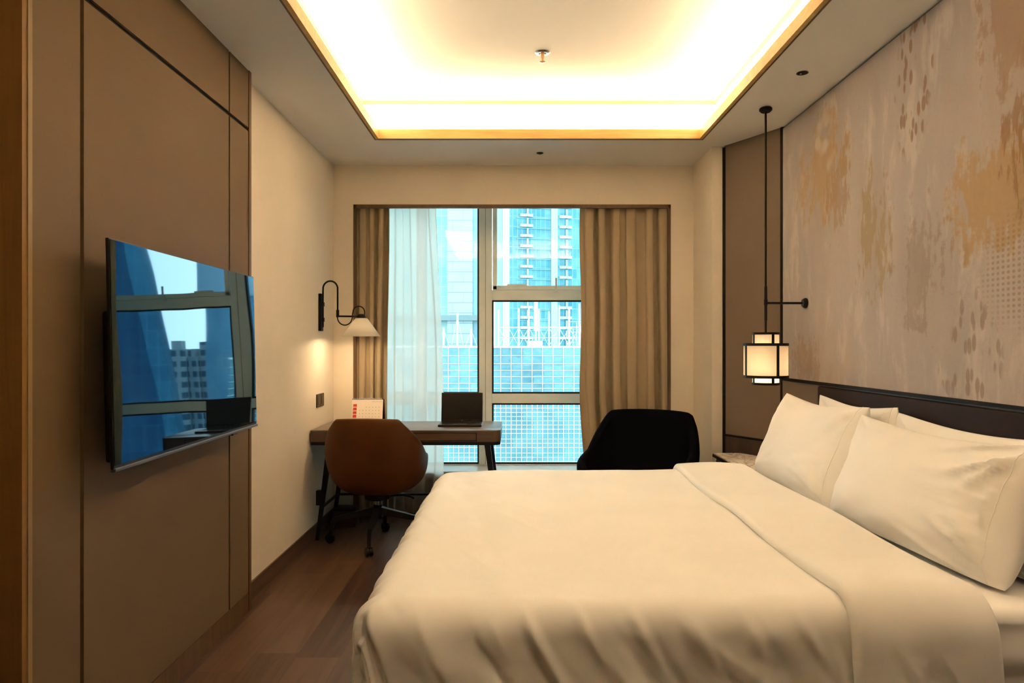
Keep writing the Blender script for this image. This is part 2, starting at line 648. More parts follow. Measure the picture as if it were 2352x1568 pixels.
tl_.link(tl_.math('MULTIPLY', tl_.math('SUBTRACT', 1.0, gm_.outputs['Backfacing']), 212.0), em_.inputs[1])
MAT['led'] = tl_.finish(em_.outputs[0])
MAT['binbrown'] = plain('brown_bin', (.05, .022, .014), .5)
MAT['brass'] = plain('brass_metal', (.55, .33, .16), .3, metal=.9)

# --------------------------------------------------------------- dimensions
ZC, ZU = 2.68, 2.97                    # lower and upper ceiling
XL, XP, XR = -1.373, -1.32, 1.673      # plaster wall, tv panel, mural wall
YB = 5.447                             # window wall
YE = -2.4                              # wall behind
WX0, WX1, WZ = -1.221, 1.182, 2.383
WZT = 2.50                             # recess ceiling behind the surround    # curtain recess
YG = 5.94                              # window frame
CX, CY = 1.355, 4.93                   # corner column
AX, AY = 1.434, 4.91                   # angled panel start
MY = 4.488                             # mural start

# ------------------------------------------------------------- room shell
o = MB().box(-1.7, 2.0, YE - .1, 6.0, -.1, 0).build('floor', MAT['floor'])
structure(o, 'brown wood plank floor between tv wall and bed')

# ceiling: lower ring with ledge, upper lid
TX0, TX1, TY0, TY1 = -.899, 1.22, .20, 4.724
OX0, OX1, OY0, OY1 = -1.036, 1.362, .06, 4.866
m = MB()
zl = 2.705
m.box(-1.7, TX0, YE - .1, 6.0, ZC, zl)
m.box(TX1, 2.0, YE - .1, 6.0, ZC, zl)
m.box(TX0, TX1, YE - .1, TY0, ZC, zl)
m.box(TX0, TX1, TY1, 6.0, ZC, zl)
# cove side walls
m.box(-1.7, OX0, YE - .1, 6.0, zl, ZU + .02)
m.box(OX1, 2.0, YE - .1, 6.0, zl, ZU + .02)
m.box(OX0, OX1, YE - .1, OY0, zl, ZU + .02)
m.box(OX0, OX1, OY1, 6.0, zl, ZU + .02)
m.box(-1.7, 2.0, YE - .1, 6.0, ZU, ZU + .08)
ceil = structure(m.build('ceiling', MAT['ceiling']), 'white ceiling with a raised glowing tray over the room')
# fascia trim round the tray
m = MB()
ft, fz0, fz1 = .018, ZC - .004, 2.737
q_ = .004
m.box(TX0 - ft, TX0 + q_, TY0 - ft, TY1 + ft, fz0, fz1)
m.box(TX1 - q_, TX1 + ft, TY0 - ft, TY1 + ft, fz0, fz1)
m.box(TX0 + q_, TX1 - q_, TY0 - ft, TY0 + q_, fz0, fz1)
m.box(TX0 + q_, TX1 - q_, TY1 - q_, TY1 + ft, fz0, fz1)
structure(m.build('trim_1', MAT['cove_trim']), 'golden brown band round the ceiling tray')
m = MB()
for a in ((TX0 - .026, TX0 - .018, TY0 - .026, TY1 + .026), (TX1 + .018, TX1 + .026, TY0 - .026, TY1 + .026),
          (TX0 - .018, TX1 + .018, TY0 - .026, TY0 - .018), (TX0 - .018, TX1 + .018, TY1 + .018, TY1 + .026)):
    m.box(a[0], a[1], a[2], a[3], ZC - .006, ZC + .01)
structure(m.build('trim_2', MAT['edge_wood']), 'thin dark edge under the tray band')
m = MB()
ct = .014
m.box(OX0, OX0 + ct, OY0, OY1, ZU - .022, ZU)
m.box(OX1 - ct, OX1, OY0, OY1, ZU - .022, ZU)
m.box(OX0, OX1, OY0, OY0 + ct, ZU - .022, ZU)
m.box(OX0, OX1, OY1 - ct, OY1, ZU - .022, ZU)
structure(m.build('trim_3', MAT['cove_trim']), 'thin moulding at the top of the tray')

# left walls
o = MB().box(XL - .2, XL, 3.55, YB, 0, ZC).build('wall_left', MAT['plaster'])
structure(o, 'cream plaster wall beside the desk')
o = MB().box(-1.60, -1.397, YE, 1.946, 0, ZC).build('wall_left_rear', MAT['edge_wood'])
structure(o)
# panelled tv wall: slabs with dark grooves between
g = .0095
Ya, Yz = 1.962, 3.562
Y1, Y2, Zh = 2.192, 3.325, 2.388
bz = .094
panel = structure(MB().box(XP - .06, XP - .012, Ya, Yz, 0, ZC).build('wall_left_panelled', MAT['groove']), 'brown panelled wall behind the television')
m = MB()
for y0, y1, z0, z1 in ((Ya, Y1 - g, bz, ZC), (Y1 + g, Y2 - g * .8, bz, Zh - g), (Y1 + g, Y2 - g * .8, Zh + g, ZC),
                       (Y2 + g * .8, Yz, bz, Zh - g), (Y2 + g * .8, Yz, Zh + g, ZC)):
    m.box(XP - .012, XP, y0, y1, z0, z1)
m.build('cladding', MAT['panel'], panel)
structure(MB().box(XP - .014, XP + .001, Ya, Yz, 0, bz - .004).build('baseboard_left_front', MAT['edge_wood']))
structure(MB().box(XP - .06, XP + .004, Yz, 3.592, 0, ZC).build('trim_4', MAT['edge_wood']), 'brown corner strip at the end of the panelled wall')
structure(MB().box(XP - .06, XP + .003, 1.945, Ya, 0, ZC).build('trim_5', wood('light_edge_strip', (.26, .18, .075), (.32, .22, .10), .5, 'Z')), 'light brown edge strip of the panelled wall')
structure(MB().box(-1.396, XP, 1.925, 1.945, 0, ZC).build('trim_6', MAT['end_wood']), 'dark wood end face of the panelled wall')
structure(MB().box(XL, XL + .010, 3.592, YB, 0, .090).build('baseboard_left', MAT['base_wood']))

# window wall with curtain recess
m = MB()
m.box(-1.6, WX0, YB, 6.0, 0, ZC)
m.box(WX1, 1.75, YB, 6.0, 0, ZC)
m.box(WX0, WX1, YB, 5.472, WZ, ZC)
m.box(WX0, WX1, 5.472, 6.0, WZT, ZC)
structure(m.build('wall_back', MAT['plaster']), 'cream wall round the window')
m = MB()
tw = .026
m.box(WX0 - .001, WX0 + tw * .75, YB - .006, 5.465, 0, WZ)
m.box(WX1 - tw * .75, WX1 + .001, YB - .006, 5.465, 0, WZ)
m.box(WX0 - .001, WX1 + .001, YB - .006, 5.465, WZ - tw, WZ + .001)
structure(m.build('trim_7', MAT['frame_brown']), 'brown wood surround of the curtain recess')

# corner column and angled panel
structure(MB().box(CX, 1.9, CY, YB, 0, ZC).build('wall_back_return', MAT['plaster']), 'cream corner column right of the window')
dx, dy = XR - AX, MY - AY
ln = math.hypot(dx, dy)
ux, uy = dx / ln, dy / ln
nx_, ny_ = uy, -ux         # towards the room
if nx_ > 0:
    nx_, ny_ = -nx_, -ny_


def angled(u0, u1, d0, d1):
    P = lambda u, d: (AX + ux * u + nx_ * d, AY + uy * u + ny_ * d)
    return [P(u0, d0), P(u1, d0), P(u1, d1), P(u0, d1)]


ap = structure(MB().prism(angled(.0, ln + .05, -.08, -.0), .712, ZC).build('wall_right_angled', MAT['taupe']), 'taupe angled panel behind the hanging lamp')
MB().prism(angled(.0, ln + .05, -.08, .002), 0, .70).build('lower_panel', MAT['darkband'], ap)
MB().prism(angled(.0, ln, -.08, .004), .70, .714).build('rail', MAT['groove'], ap)
MB().prism(angled(-.012, .010, -.08, .006), 0, ZC - .012).build('edge_strip', MAT['groove'], ap)
MB().prism(angled(ln - .012, ln + .006, -.08, .006), 0, ZC).build('edge_strip', MAT['groove'], ap)

# mural wall
wr = structure(MB().box(XR, XR + .2, YE, MY, 1.118, ZC - .012).build('wall_right', MAT['wallpaper']), 'beige mural wallpaper wall above the bed')
MB().box(XR + .012, XR + .2, YE, MY, ZC - .012, ZC).build('shadow_gap', MAT['groove'], wr)
MB().box(XR - .002, XR + .2, YE, MY, 0, 1.100).build('wainscot', MAT['taupe'], wr)
MB().box(XR - .008, XR + .2, YE, MY, 1.100, 1.118).build('rail', MAT['groove'], wr)
structure(MB().box(-1.6, 1.9, YE - .15, YE, 0, ZC).build('wall_front', MAT['edge_wood']))

# ----------------------------------------------------------------- window
win = structure(empty('window_1', (0, YG, 0)), 'tall grey framed window between the curtains')
MX0, MX1 = -.295, -.187
ZS0, ZS1 = 1.774, 1.806
R1a, R1b = 1.690, 1.774
R2a, R2b = .838, .918
BZ = .335
d0, d1 = YG, YG + .06
m = MB()
m.box(MX0, MX1, d0, d1, BZ, WZT, .003)
m.build('mullion', MAT['win_frame'], win)
MB().box(-.243, -.238, d0 - .002, d0 + .01, BZ, WZT).build('mullion_groove', MAT['print'], win)
MB().box(MX1, WX1, d0 + .002, d1, R1a, R1b, .003).build('transom', MAT['win_frame'], win)
MB().box(MX1, WX1, d0 + .002, d1, R2a, R2b, .003).build('transom', MAT['win_frame'], win)
MB().box(WX0, MX0, d0 + .002, d1, R2a, R2b, .003).build('transom', MAT['win_frame'], win)
MB().box(-.80, -.74, d0 + .004, d1, BZ, WZT, .003).build('mullion', MAT['win_frame'], win)
m = MB()
m.box(WX0, WX1, d0, d1, BZ - .02, BZ)
m.box(WX0, WX1, d0, d1, WZT - .004, WZT + .02)
m.build('window_frame', MAT['win_frame'], win)


def pane(x0, x1, z0, z1, gask=True, nm='pane'):
    if gask:
        gm = MB()
        w = .013
        for a in ((x0, x0 + w, z0, z1), (x1 - w, x1, z0, z1), (x0 + w, x1 - w, z0, z0 + w), (x0 + w, x1 - w, z1 - w, z1)):
            gm.box(a[0], a[1], YG + .004, YG + .03, a[2], a[3])
        gm.build('gasket', MAT['gasket'], win)
    MB().box(x0 + .004, x1 - .004, YG + .022, YG + .028, z0 + .004, z1 - .004).build(nm, MAT['glass'], win)


pane(-.74, MX0, R2b, WZT - .004)
pane(WX0, -.80, R2b, WZT - .004)
pane(-.74, MX0, BZ, R2a)
pane(WX0, -.80, BZ, R2a)
pane(MX1, WX1, R2b, R1a)
pane(MX1, WX1, BZ, R2a)
# opening sash
sm = MB()
sx0, sx1, sz1 = MX1 + .006, WX1 - .03, WZT - .006
sm.box(sx0, sx0 + .036, d0 - .012, d0 + .04, ZS0, sz1, .004)
sm.box(sx1 - .036, sx1, d0 - .012, d0 + .04, ZS0, sz1, .004)
sm.box(sx0, sx1, d0 - .012, d0 + .04, ZS0 + .002, ZS1 + .004, .004)
sash = sm.build('sash', MAT['win_frame'], win)
MB().box(sx0 + .03, sx1 - .03, YG + .012, YG + .018, ZS1, sz1).build('sash_pane', MAT['glass'], win)
hm = MB()
hx = (1277 - 1182) / F * YG
hm.box(hx - .022, hx + .022, YG - .026, YG - .012, 1.752, 1.768, .003)
hm.box(hx - .012, hx + .012, YG - .038, YG - .012, 1.762, 1.800, .003)
hm.box(hx - .008, hx + .008, YG - .044, YG - .028, 1.785, 1.872, .003)
hm.build('handle', MAT['win_frame'], win)
MB().box(-.06, .10, YG - .016, YG + .01, ZS1 + .004, ZS1 + .016, .002).build('sash_catch', MAT['win_frame'], win)
sill = MB().box(WX0 + .02, WX1 - .02, 5.62, YG + .06, .305, .330, .004).build('sill', MAT['sill'], win)
MB().box(WX0 + .02, WX1 - .02, 5.64, 6.0, 0, .305).build('sill_front', MAT['sill_front'], win)

# --------------------------------------------------------------- curtains
def curtain(name, label, mat, xl, xr, y0, z0, z1, folds, amp, seed, skew=None, thick=.003, nu=260, nz=40, group=None, omega=.10):
    """xl(z), xr(z): side lines; folds run down with a wandering phase"""
    rnd = random.Random(seed)
    ph = [rnd.uniform(-.9, .9) for _ in range(24)]

    def fn(i, j):
        u = i / nu
        t = j / nz                       # 0 bottom .. 1 top
        z = lerp(z0, z1, t)
        su = u if skew is None else skew(u, t)
        k = u * folds
        a = amp * (.72 + .28 * math.sin(k * 1.7 + seed)) * lerp(1.15, .85, t)
        w = 2 * PI * (k + .38 * noise.noise(Vector((k * .75, z * .35, seed)))) + .35 * noise.noise(Vector((k * .8, z * .9, seed + 4)))
        sn = math.sin(w)
        y = y0 + a * (sn * (1.12 - .24 * sn * sn))
        y += .010 * noise.noise(Vector((k * .6, z * 1.3, seed + 9)))
        x = lerp(xl(z), xr(z), su) - omega * (xr(z) - xl(z)) / folds * math.sin(2 * w)
        x = clamp(x, xl(z) - .004, xr(z) + .004)
        return Vector((x, y, z))
    o = MB().grid(fn, nu, nz).build(name, mat, None, True)
    if thick > 0:
        solidify(o, thick)
    tag(o, label, 'curtain', group)
    return o


zt = WZT - .003
XI0 = WX0 + .028
XI1 = WX1 - .028
curtain('curtain', 'taupe heavy curtain bunched left of the window behind the wall lamp', MAT['curtain'],
        lambda z: WX0 + .006, lambda z: -.965 - .012 * math.sin(z * 2), 5.515, .012, zt, 3.6, .044, 3)


def rskew(u, t):
    # folds gather to the right near the top and fan out to the left lower down
    return lerp(u, u ** 1.12, t)


def rleft(z):
    t = (z - .0) / zt
    return .512 + .035 * (1 - sstep(.0, .42, t)) + .006 * math.sin(z * 5)


curtain('curtain', 'taupe heavy curtain hanging right of the window behind the dark armchair', MAT['curtain'],
        rleft, lambda z: WX1 - .006, 5.525, .012, zt, 6.0, .058, 11, rskew)


def shr(z):
    t = z / zt
    return lerp(-.555, -.610, sstep(.35, 1, t))


curtain('sheer_curtain', 'white see-through sheer curtain between the left drape and the laptop', MAT['sheer'],
        lambda z: -1.02, shr, 5.590, .012, zt, 3.0, .020, 21, None, 0, 200, 40, None, .04)

# ------------------------------------------------------------- LED + lights
def led_run(label, p0, p1, inward):
    """slanted strip in an aluminium channel, shining up and towards the middle of the tray"""
    p0, p1, n = Vector(p0), Vector(p1), Vector(inward)
    o = thing('led_strip', label, 'light strip', (p0 + p1) / 2, 0, 'cove light strips')
    el = math.radians(LED_TILT)
    nrm = n * math.cos(el) + Vector((0, 0, math.sin(el)))
    up = -n * math.sin(el) + Vector((0, 0, math.cos(el)))
    b = bmesh.new()
    q = [b.verts.new(c) for c in (p0 - up * .010, p1 - up * .010, p1 + up * .010, p0 + up * .010)]
    f = b.faces.new(q)
    f.normal_update()
    if f.normal.dot(nrm) < 0:
        f.normal_flip()
    mb = MB()
    mb._merge(b)
    mb.build('diffuser', MAT['led'], o)
    MB().bar(p0 - nrm * .004, p1 - nrm * .004, .022, .006, nrm).build('channel', MAT['chrome'], o)


LED_TILT = 86
zs = zl + .018
e = .108
led_run('glowing warm led strip in the cove at the window end of the tray', (TX0 - .05, TY1 + e, zs), (TX1 + .05, TY1 + e, zs), (0, -1, 0))
led_run('glowing warm led strip in the cove at the entrance end of the tray', (TX0 - .05, TY0 - e, zs), (TX1 + .05, TY0 - e, zs), (0, 1, 0))
led_run('glowing warm led strip in the cove along the television side', (TX0 - e, TY0, zs), (TX0 - e, TY1, zs), (1, 0, 0))
led_run('glowing warm led strip in the cove along the bed side', (TX1 + e, TY0, zs), (TX1 + e, TY1, zs), (-1, 0, 0))


def point(name, loc, col, power, r=.03, parent=None):
    l = bpy.data.lights.new(name, 'POINT')
    l.color = col
    l.energy = power
    l.shadow_soft_size = r
    o = bpy.data.objects.new(name, l)
    COL.objects.link(o)
    o.location = loc
    return o


# ---------------------------------------------------------- ceiling fittings
sp = thing('sprinkler', 'silver fire sprinkler hanging from the middle of the glowing tray', 'sprinkler', (.157, 4.05, ZU))
MB().lathe([(0, 0), (.043, 0), (.043, -.004), (.036, -.009), (.022, -.010), (.020, -.004), (0, -.004)], (.157, 4.05, ZU)).build('escutcheon', MAT['chrome'], sp, 40)
MB().lathe([(0, 0), (.011, -.006), (.011, -.02), (.004, -.048), (.004, -.056), (0, -.056)], (.157, 4.05, ZU), 20).build('nozzle', MAT['brass'], sp, 40)
MB().lathe([(0, -.053), (.017, -.054), (.017, -.056), (.004, -.060), (0, -.060)], (.157, 4.05, ZU), 20).build('deflector', MAT['brass'], sp, 40)

dl = thing('downlight', 'dark recessed downlight in the ceiling above the hanging lamp', 'ceiling light', (1.438, 3.59, ZC))
MB().lathe([(.028, -.0005), (.0295, -.003), (.027, -.004), (.024, -.002), (.024, .0), ], (1.438, 3.59, ZC), 32, closed=True).build('trim_ring', MAT['bronze'], dl, 40)
MB().lathe([(0, -.0012), (.026, -.0015), (.026, -.0005), (0, -.0005)], (1.438, 3.59, ZC), 32).build('baffle', MAT['black'], dl, 40)
MB().lathe([(0, -.004), (.005, -.0035), (.006, -.0015), (0, -.0012)], (1.434, 3.60, ZC), 12).build('lens', MAT['chrome'], dl, 40)

fl = thing('ceiling_fitting', 'small dark ceiling fitting between tray and window wall', 'ceiling fitting', (.179, 5.09, ZC))
MB().lathe([(0, -.006), (.018, -.006), (.024, -.003), (.025, 0), (0, 0)], (.179, 5.09, ZC), 28).build('cap', MAT['black'], fl, 40)
MB().lathe([(0, -.010), (.008, -.010), (.008, -.006), (0, -.006)], (.179, 5.09, ZC), 20).build('plug', MAT['bronze'], fl, 40)

# ------------------------------------------------------------- television
TVX = -1.208
ty0, ty1 = 2.138, 3.372
tz0, tz1 = .944, 1.640
tcy, tcz = (ty0 + ty1) / 2, (tz0 + tz1) / 2
tv = thing('television', 'large flat black television mounted on the brown panelled wall', 'television', (TVX, tcy, tcz))
tv.rotation_euler = (0, math.radians(-1.3), math.radians(.82))
hw, hh = (ty1 - ty0) / 2, (tz1 - tz0) / 2
MB().box(-.012, -.002, -hw, hw, -hh, hh, .002).build('bezel', MAT['black_gloss'], tv, local=True)


def scr(i, j):
    u, v = i / 60 * 2 - 1, j / 40 * 2 - 1
    bow = .0016 * (max(0, u - .45) / .55) ** 2 * (1 - v * v * .3) - .0006 * u * u + .0011 * (max(0, -u - .25) / .75) ** 2
    return Vector((-.0005 + bow, u * (hw - .004), .006 + v * (hh - .010)))


MB().grid(scr, 60, 40).build('screen', MAT['screen'], tv, True, local=True)
MB().box(-.012, .004, -hw, hw, -hh - .004, -hh + .007, .002).build('bottom_bar', MAT['grey_lacquer'], tv, local=True)
MB().box(-.066, -.012, -.55, .55, -.335, .135, .010).build('rear_housing', MAT['black_gloss'], tv, local=True)
MB().box(-.112 + .003, -.062, -.25, .25, -.20, .12, .004).build('wall_mount', MAT['black'], tv, local=True)
MB().box(-.014, .0, .32, .37, -hh - .012, -hh - .004, .002).build('receiver', MAT['black_gloss'], tv, local=True)

# --------------------------------------------------------------- wall lamp
wl = thing('wall_lamp', 'black swing-arm wall lamp with white conical shade above the desk', 'lamp', (XL, 5.05, 1.55))
ly = 5.05
MB().box(XL, XL + .022, ly - .028, ly + .028, 1.418, 1.680, .003).build('backplate', MAT['black'], wl)
pts = [(-1.347, ly, 1.445)] + [(-1.347, ly, z) for z in (1.5, 1.6, 1.70)]
cxa, ra = -1.2955, .0515
for k in range(1, 16):
    a = PI - PI * k / 15
    pts.append((cxa + ra * math.cos(a), ly, 1.715 + ra * 1.05 * math.sin(a)))
pts += [(-1.244, ly, 1.65), (-1.244, ly, 1.56)]
MB().tube(pts, .0062).build('arm', MAT['black'], wl, True)
MB().tube([(-1.244, ly, 1.566), (-1.244, ly, 1.515)], .0105).build('joint', MAT['black'], wl, 40)
MB().tube([(-1.24, ly, 1.522), (-1.085, ly, 1.520)], .0062).build('crossbar', MAT['black'], wl, True)
for z in (1.605, 1.497):
    MB().tube([(XL + .02, ly, z), (-1.347, ly, z)], .008).tube([(-1.347, ly, z - .014), (-1.347, ly, z + .014)], .011).build('bracket', MAT['black'], wl, 40)
lsx = -1.078
cpts = []
for k in range(0, 15):
    a = PI + PI * k / 14
    cpts.append((-1.191 + .052 * math.cos(a), ly - .010, 1.515 + .056 * math.sin(a)))
cpts += [(-1.137, ly - .008, 1.54)]
for k in range(0, 11):
    a = PI - PI * k / 10
    cpts.append((-1.0955 + .041 * math.cos(a), ly, 1.552 + .040 * math.sin(a)))
cpts += [(-1.054, ly, 1.535)]
MB().tube(cpts, .0042, 8).build('cord', MAT['black'], wl, True)
MB().lathe([(0, 1.537), (.022, 1.537), (.028, 1.532), (.030, 1.512), (.038, 1.506), (0, 1.506)], (lsx, ly, 0), 32).build('socket_cap', MAT['black'], wl, 40)
shd = MB().lathe([(.041, 1.507), (.132, 1.382)], (lsx, ly, 0), 64).build('shade', MAT['shade_white'], wl, True)
solidify(shd, .002)
MB().lathe([(0, 1.50), (.012, 1.50), (.013, 1.475), (.024, 1.455), (.026, 1.44), (.018, 1.422), (0, 1.416)], (lsx, ly, 0), 20).build('bulb', MAT['bulb'], wl, True)
point('wall_lamp_light', (lsx, ly, 1.405), (1.0, .72, .42), 6.5, .02)

# wall sockets
for k, (a, b, lab) in enumerate(((4.965, 5.055, 'dark bronze socket plate on the left wall, the one nearer the tv wall'),
                                 (5.059, 5.150, 'dark bronze socket plate on the left wall, the one nearer the window'))):
    so = thing('wall_socket', lab, 'socket', (XL, (a + b) / 2, .93), group='socket plates under the wall lamp')
    MB().box(XL, XL + .008, a, b, .886, .978, .003).build('plate', MAT['bronze'], so)
    MB().box(XL + .008, XL + .011, a + .016, b - .016, .905, .960, .002).build('rocker' if k else 'insert', MAT['bronze'], so)

# -------------------------------------------------------------------- desk
DZ = .75
DX0, DX1, DY0, DY1 = XL + .008, -.092, 4.80, 5.385
desk = thing('desk', 'walnut writing desk with black angled legs against the left wall', 'desk', (-.73, 5.09, 0))


def rrect(x0, x1, y0, y1, r, n=8, corners=(0, 1, 1, 0)):
    """corners: x0y0, x1y0, x1y1, x0y1 rounded or not"""
    P = []
    for (cx, cy, a0, on) in ((x0, y0, PI, corners[0]), (x1, y0, 1.5 * PI, corners[1]), (x1, y1, 0, corners[2]), (x0, y1, .5 * PI, corners[3])):
        if not on:
            P.append((cx, cy))
            continue
        qx = cx + (r if cx == x0 else -r)
        qy = cy + (r if cy == y0 else -r)
        for k in range(n + 1):
            a = a0 + .5 * PI * k / n
            P.append((qx + r * math.cos(a), qy + r * math.sin(a)))
    return P


MB().prism(rrect(DX0, DX1, DY0, DY1, .055), .741, DZ, .003).build('desktop', MAT['desk_top'], desk, 30)
MB().prism(rrect(DX0 + .001, DX1 - .001, DY0 + .001, DY1 - .001, .055), .672, .741).build('apron', MAT['desk_wood_x'], desk, 30)
MB().prism(rrect(DX0 + .004, DX1 - .004, DY0 + .004, DY1 - .004, .052), .650, .672).build('base_band', MAT['black'], desk, 30)
dr = MB().box(-1.02, -.258, DY0 - .002, DY0 + .02, .681, .728, .002).build('drawer', MAT['desk_wood_x'], desk)
MB().box(-1.025, -.253, DY0 - .0005, DY0 + .004, .677, .732).build('drawer_gap', MAT['groove'], desk)
for (tx, ty, bx, by) in ((-1.248, 4.86, -1.335, 4.862), (-1.248, 5.31, -1.335, 5.30), (-.185, 4.86, -.098, 4.862), (-.185, 5.31, -.098, 5.30)):
    MB().bar((tx, ty, .652), (bx, by, 0), .040, .030, (0, 1, 0), .022, .022).build('leg', MAT['black'], desk)
lx = lambda z, s: (-1.335 + .087 * z / .652) if s < 0 else (-.098 - .087 * z / .652)
MB().bar((lx(.22, -1), 4.862, .22), (lx(.22, -1), 5.30, .22), .014, .014).build('stretcher', MAT['black'], desk)
MB().bar((lx(.22, 1), 4.862, .22), (lx(.22, 1), 5.30, .22), .014, .014).build('stretcher', MAT['black'], desk)
MB().bar((lx(.22, -1), 5.30, .22), (lx(.22, 1), 5.30, .22), .014, .014).build('stretcher', MAT['black'], desk)
MB().box(-1.345, -1.305, 4.858, 4.90, .235, .335, .004).build('cable_box', MAT['black_gloss'], desk)

# laptop
lp = thing('laptop', 'open black laptop standing at the right end of the desk', 'laptop', (-.38, 5.12, DZ), 0)
lx0, lx1 = -.533, -.233
by0, by1 = 5.005, 5.222
base = MB().box(lx0 - .003, lx1 + .003, by0, by1, DZ, DZ + .014, .004).build('base', MAT['black_gloss'], lp)
kb = MB()
for r in range(5):
    for c in range(14):
        x = lx0 + .018 + c * .0192
        y = by1 - .030 - r * .0190
        kb.box(x, x + .0155, y - .0150, y, DZ + .014, DZ + .0152)
kb.build('keyboard', MAT['black'], base)
MB().box(-.43, -.336, by0 + .012, by0 + .075, DZ + .014, DZ + .0144).build('touchpad', MAT['grey_lacquer'], base)
tilt = Matrix.Translation((0, by1 - .004, DZ + .012)) @ Matrix.Rotation(math.radians(-9), 4, 'X')
lid = MB().box(lx0, lx1, -.004, .004, .0, .212, .003, mat=tilt).build('lid', MAT['black_gloss'], lp)
MB().box(lx0 + .006, lx1 - .006, -.0055, -.004, .020, .206, mat=tilt).build('screen', plain('laptop_screen', (.010, .008, .007), .22), lid)
MB().box(-.389, -.377, -.0058, -.004, .008, .013, mat=tilt).build('badge', MAT['grey_lacquer'], lid)
MB().tube([(lx0 + .03, by1 - .002, DZ + .013), (lx1 - .03, by1 - .002, DZ + .013)], .006).build('hinge', MAT['black'], lp, 40)

# desk calendar: easel with a spiral on top
cal = thing('desk_calendar', 'white desk calendar with red month tiles and spiral binding on the desk', 'calendar', (-1.07, 5.27, DZ))
cx0, cx1 = -1.188, -.962
cm = Matrix.Translation((0, 5.215, DZ)) @ Matrix.Rotation(math.radians(-14), 4, 'X')
pg = MB().box(cx0, cx1, 0, .003, .0, .180, mat=cm).build('page', MAT['paper'], cal)
cm2 = Matrix.Translation((0, 5.300, DZ)) @ Matrix.Rotation(math.radians(13), 4, 'X')
MB().box(cx0, cx1 + .008, -.003, .0, .0, .180, mat=cm2).prism([(cx0 + .004, 5.222), (cx1 + .001, 5.222), (cx1 + .001, 5.296), (cx0 + .004, 5.296)], DZ, DZ + .003).build('easel_back', MAT['dark_red'], cal)
for k in range(6):
    z = .142 - k * .0265
    tl = MB().box(cx0 + .010, cx0 + .036, -.0012, 0, z - .0215, z, mat=cm).build('month_tile', MAT['red'], cal)
    MB().box(cx0 + .013, cx0 + .033, -.0016, -.0012, z - .0205, z - .0165, mat=cm).build('tile_text', MAT['pink_print'], tl)
pm = MB()
for r in range(5):
    for c in range(7):
        if (r == 0 and c < 2) or (r == 4 and c > 4):
            continue
        x = cx0 + .055 + c * .0235
        z = .122 - r * .0235
        pm.box(x, x + .006, -.0008, 0, z - .005, z, mat=cm)
for k in range(14):
    x = cx1 - .082 + k * .0055
    pm.box(x, x + .0035, -.0008, 0, .158, .1615, mat=cm)
pm.build('print', MAT['print'], pg)['kind'] = 'stuff'
sb = MB()
for k in range(22):
    x = cx0 + .012 + k * .0096
    sb.lathe([(.0062 + .0012 * math.cos(a), .0012 * math.sin(a)) for a in [2 * PI * q / 6 for q in range(6)]], (x, 5.2585, DZ + .1745), 12, 'X', True)
sb.build('spiral', MAT['win_frame'], cal, True)

# waste bin under the desk
bn = thing('waste_bin', 'small dark brown box on the floor in the corner under the desk', 'bin', (-1.235, 5.25, 0))
MB().prism(rrect(-1.315, -1.155, 5.20, 5.35, .015, 4, (1, 1, 1, 1)), 0, .118, .004).build('body', MAT['binbrown'], bn, 30)
MB().prism(rrect(-1.318, -1.152, 5.197, 5.353, .016, 4, (1, 1, 1, 1)), .118, .130, .003).build('rim', MAT['black'], bn, 30)


# ------------------------------------------------------------------ chairs
def bucket(hw_, hd_, n, z0, rim, xs, lean=0.0, nphi=96, nt=26, bot=.0):
    """tub shell: closed ring of directions phi (0 = back, -y), from the seat middle to the rim"""
    def fn(i, j):
        phi = 2 * PI * i / nphi
        a = abs((math.degrees(phi) + 180) % 360 - 180)
        t = j / nt
        R = 1.0 / ((abs(math.sin(phi)) / hw_) ** n + (abs(math.cos(phi)) / hd_) ** n) ** (1 / n)
        be = t * PI / 2
        r = R * max(math.sin(be), 1e-5) ** .62
        zr = rim(a)
        z = z0 + (zr - z0) * (1 - max(math.cos(be), 0) ** .70)
        x = math.sin(phi) * r
        y = -math.cos(phi) * r
        s = xs(z)
        x *= s
        y -= lean * max(0, z - .5) * (1 if a < 90 else 0) * math.cos(math.radians(min(a, 90)))
        return Vector((x, y, z))
    return MB().grid(fn, nphi, nt, True)


dc = thing('desk_chair', 'tan leather swivel chair on black castors pulled up to the desk', 'chair', (-.915, 4.80, 0), math.radians(-3))


def rim1(a):
    if a < 42:
        return .862 - .008 * (a / 42) ** 2
    if a < 94:
        return lerp(.854, .610, ((a - 42) / 52) ** .85)
    if a < 125:
        return lerp(.610, .570, (a - 92) / 33)
    return lerp(.570, .445, sstep(125, 165, a))


def xs1(z):
    return lerp(1.0, .93, sstep(.60, .86, z))


sh = bucket(.325, .285, 3.4, .328, rim1, xs1, .10).build('shell', MAT['tan_leather'], dc, True, True, weld=.0015)
solidify(sh, .030, -1 if True else 1)
subsurf(sh, 1)
cu = MB().lathe([(0, .412), (.16, .414), (.205, .425), (.215, .445), (.20, .462), (.13, .470), (0, .472)], (0, .01, 0), 40).build('seat_cushion', MAT['tan_leather'], dc, True, True)
MB().lathe([(0, .292), (.075, .292), (.085, .300), (.085, .330), (0, .334)], (0, 0, 0), 32).build('swivel_plate', MAT['black'], dc, 40, True)
MB().tube([(0, 0, .295), (0, 0, .24)], .020).build('gas_piston', MAT['chrome'], dc, 40, True)
MB().tube([(0, 0, .255), (0, 0, .165)], .028).build('column', MAT['black'], dc, 40, True)
MB().tube([(.05, .02, .308), (.16, .05, .310), (.21, .055, .300), (.235, .055, .287)], .0075).build('lever', MAT['black'], dc, True, True)
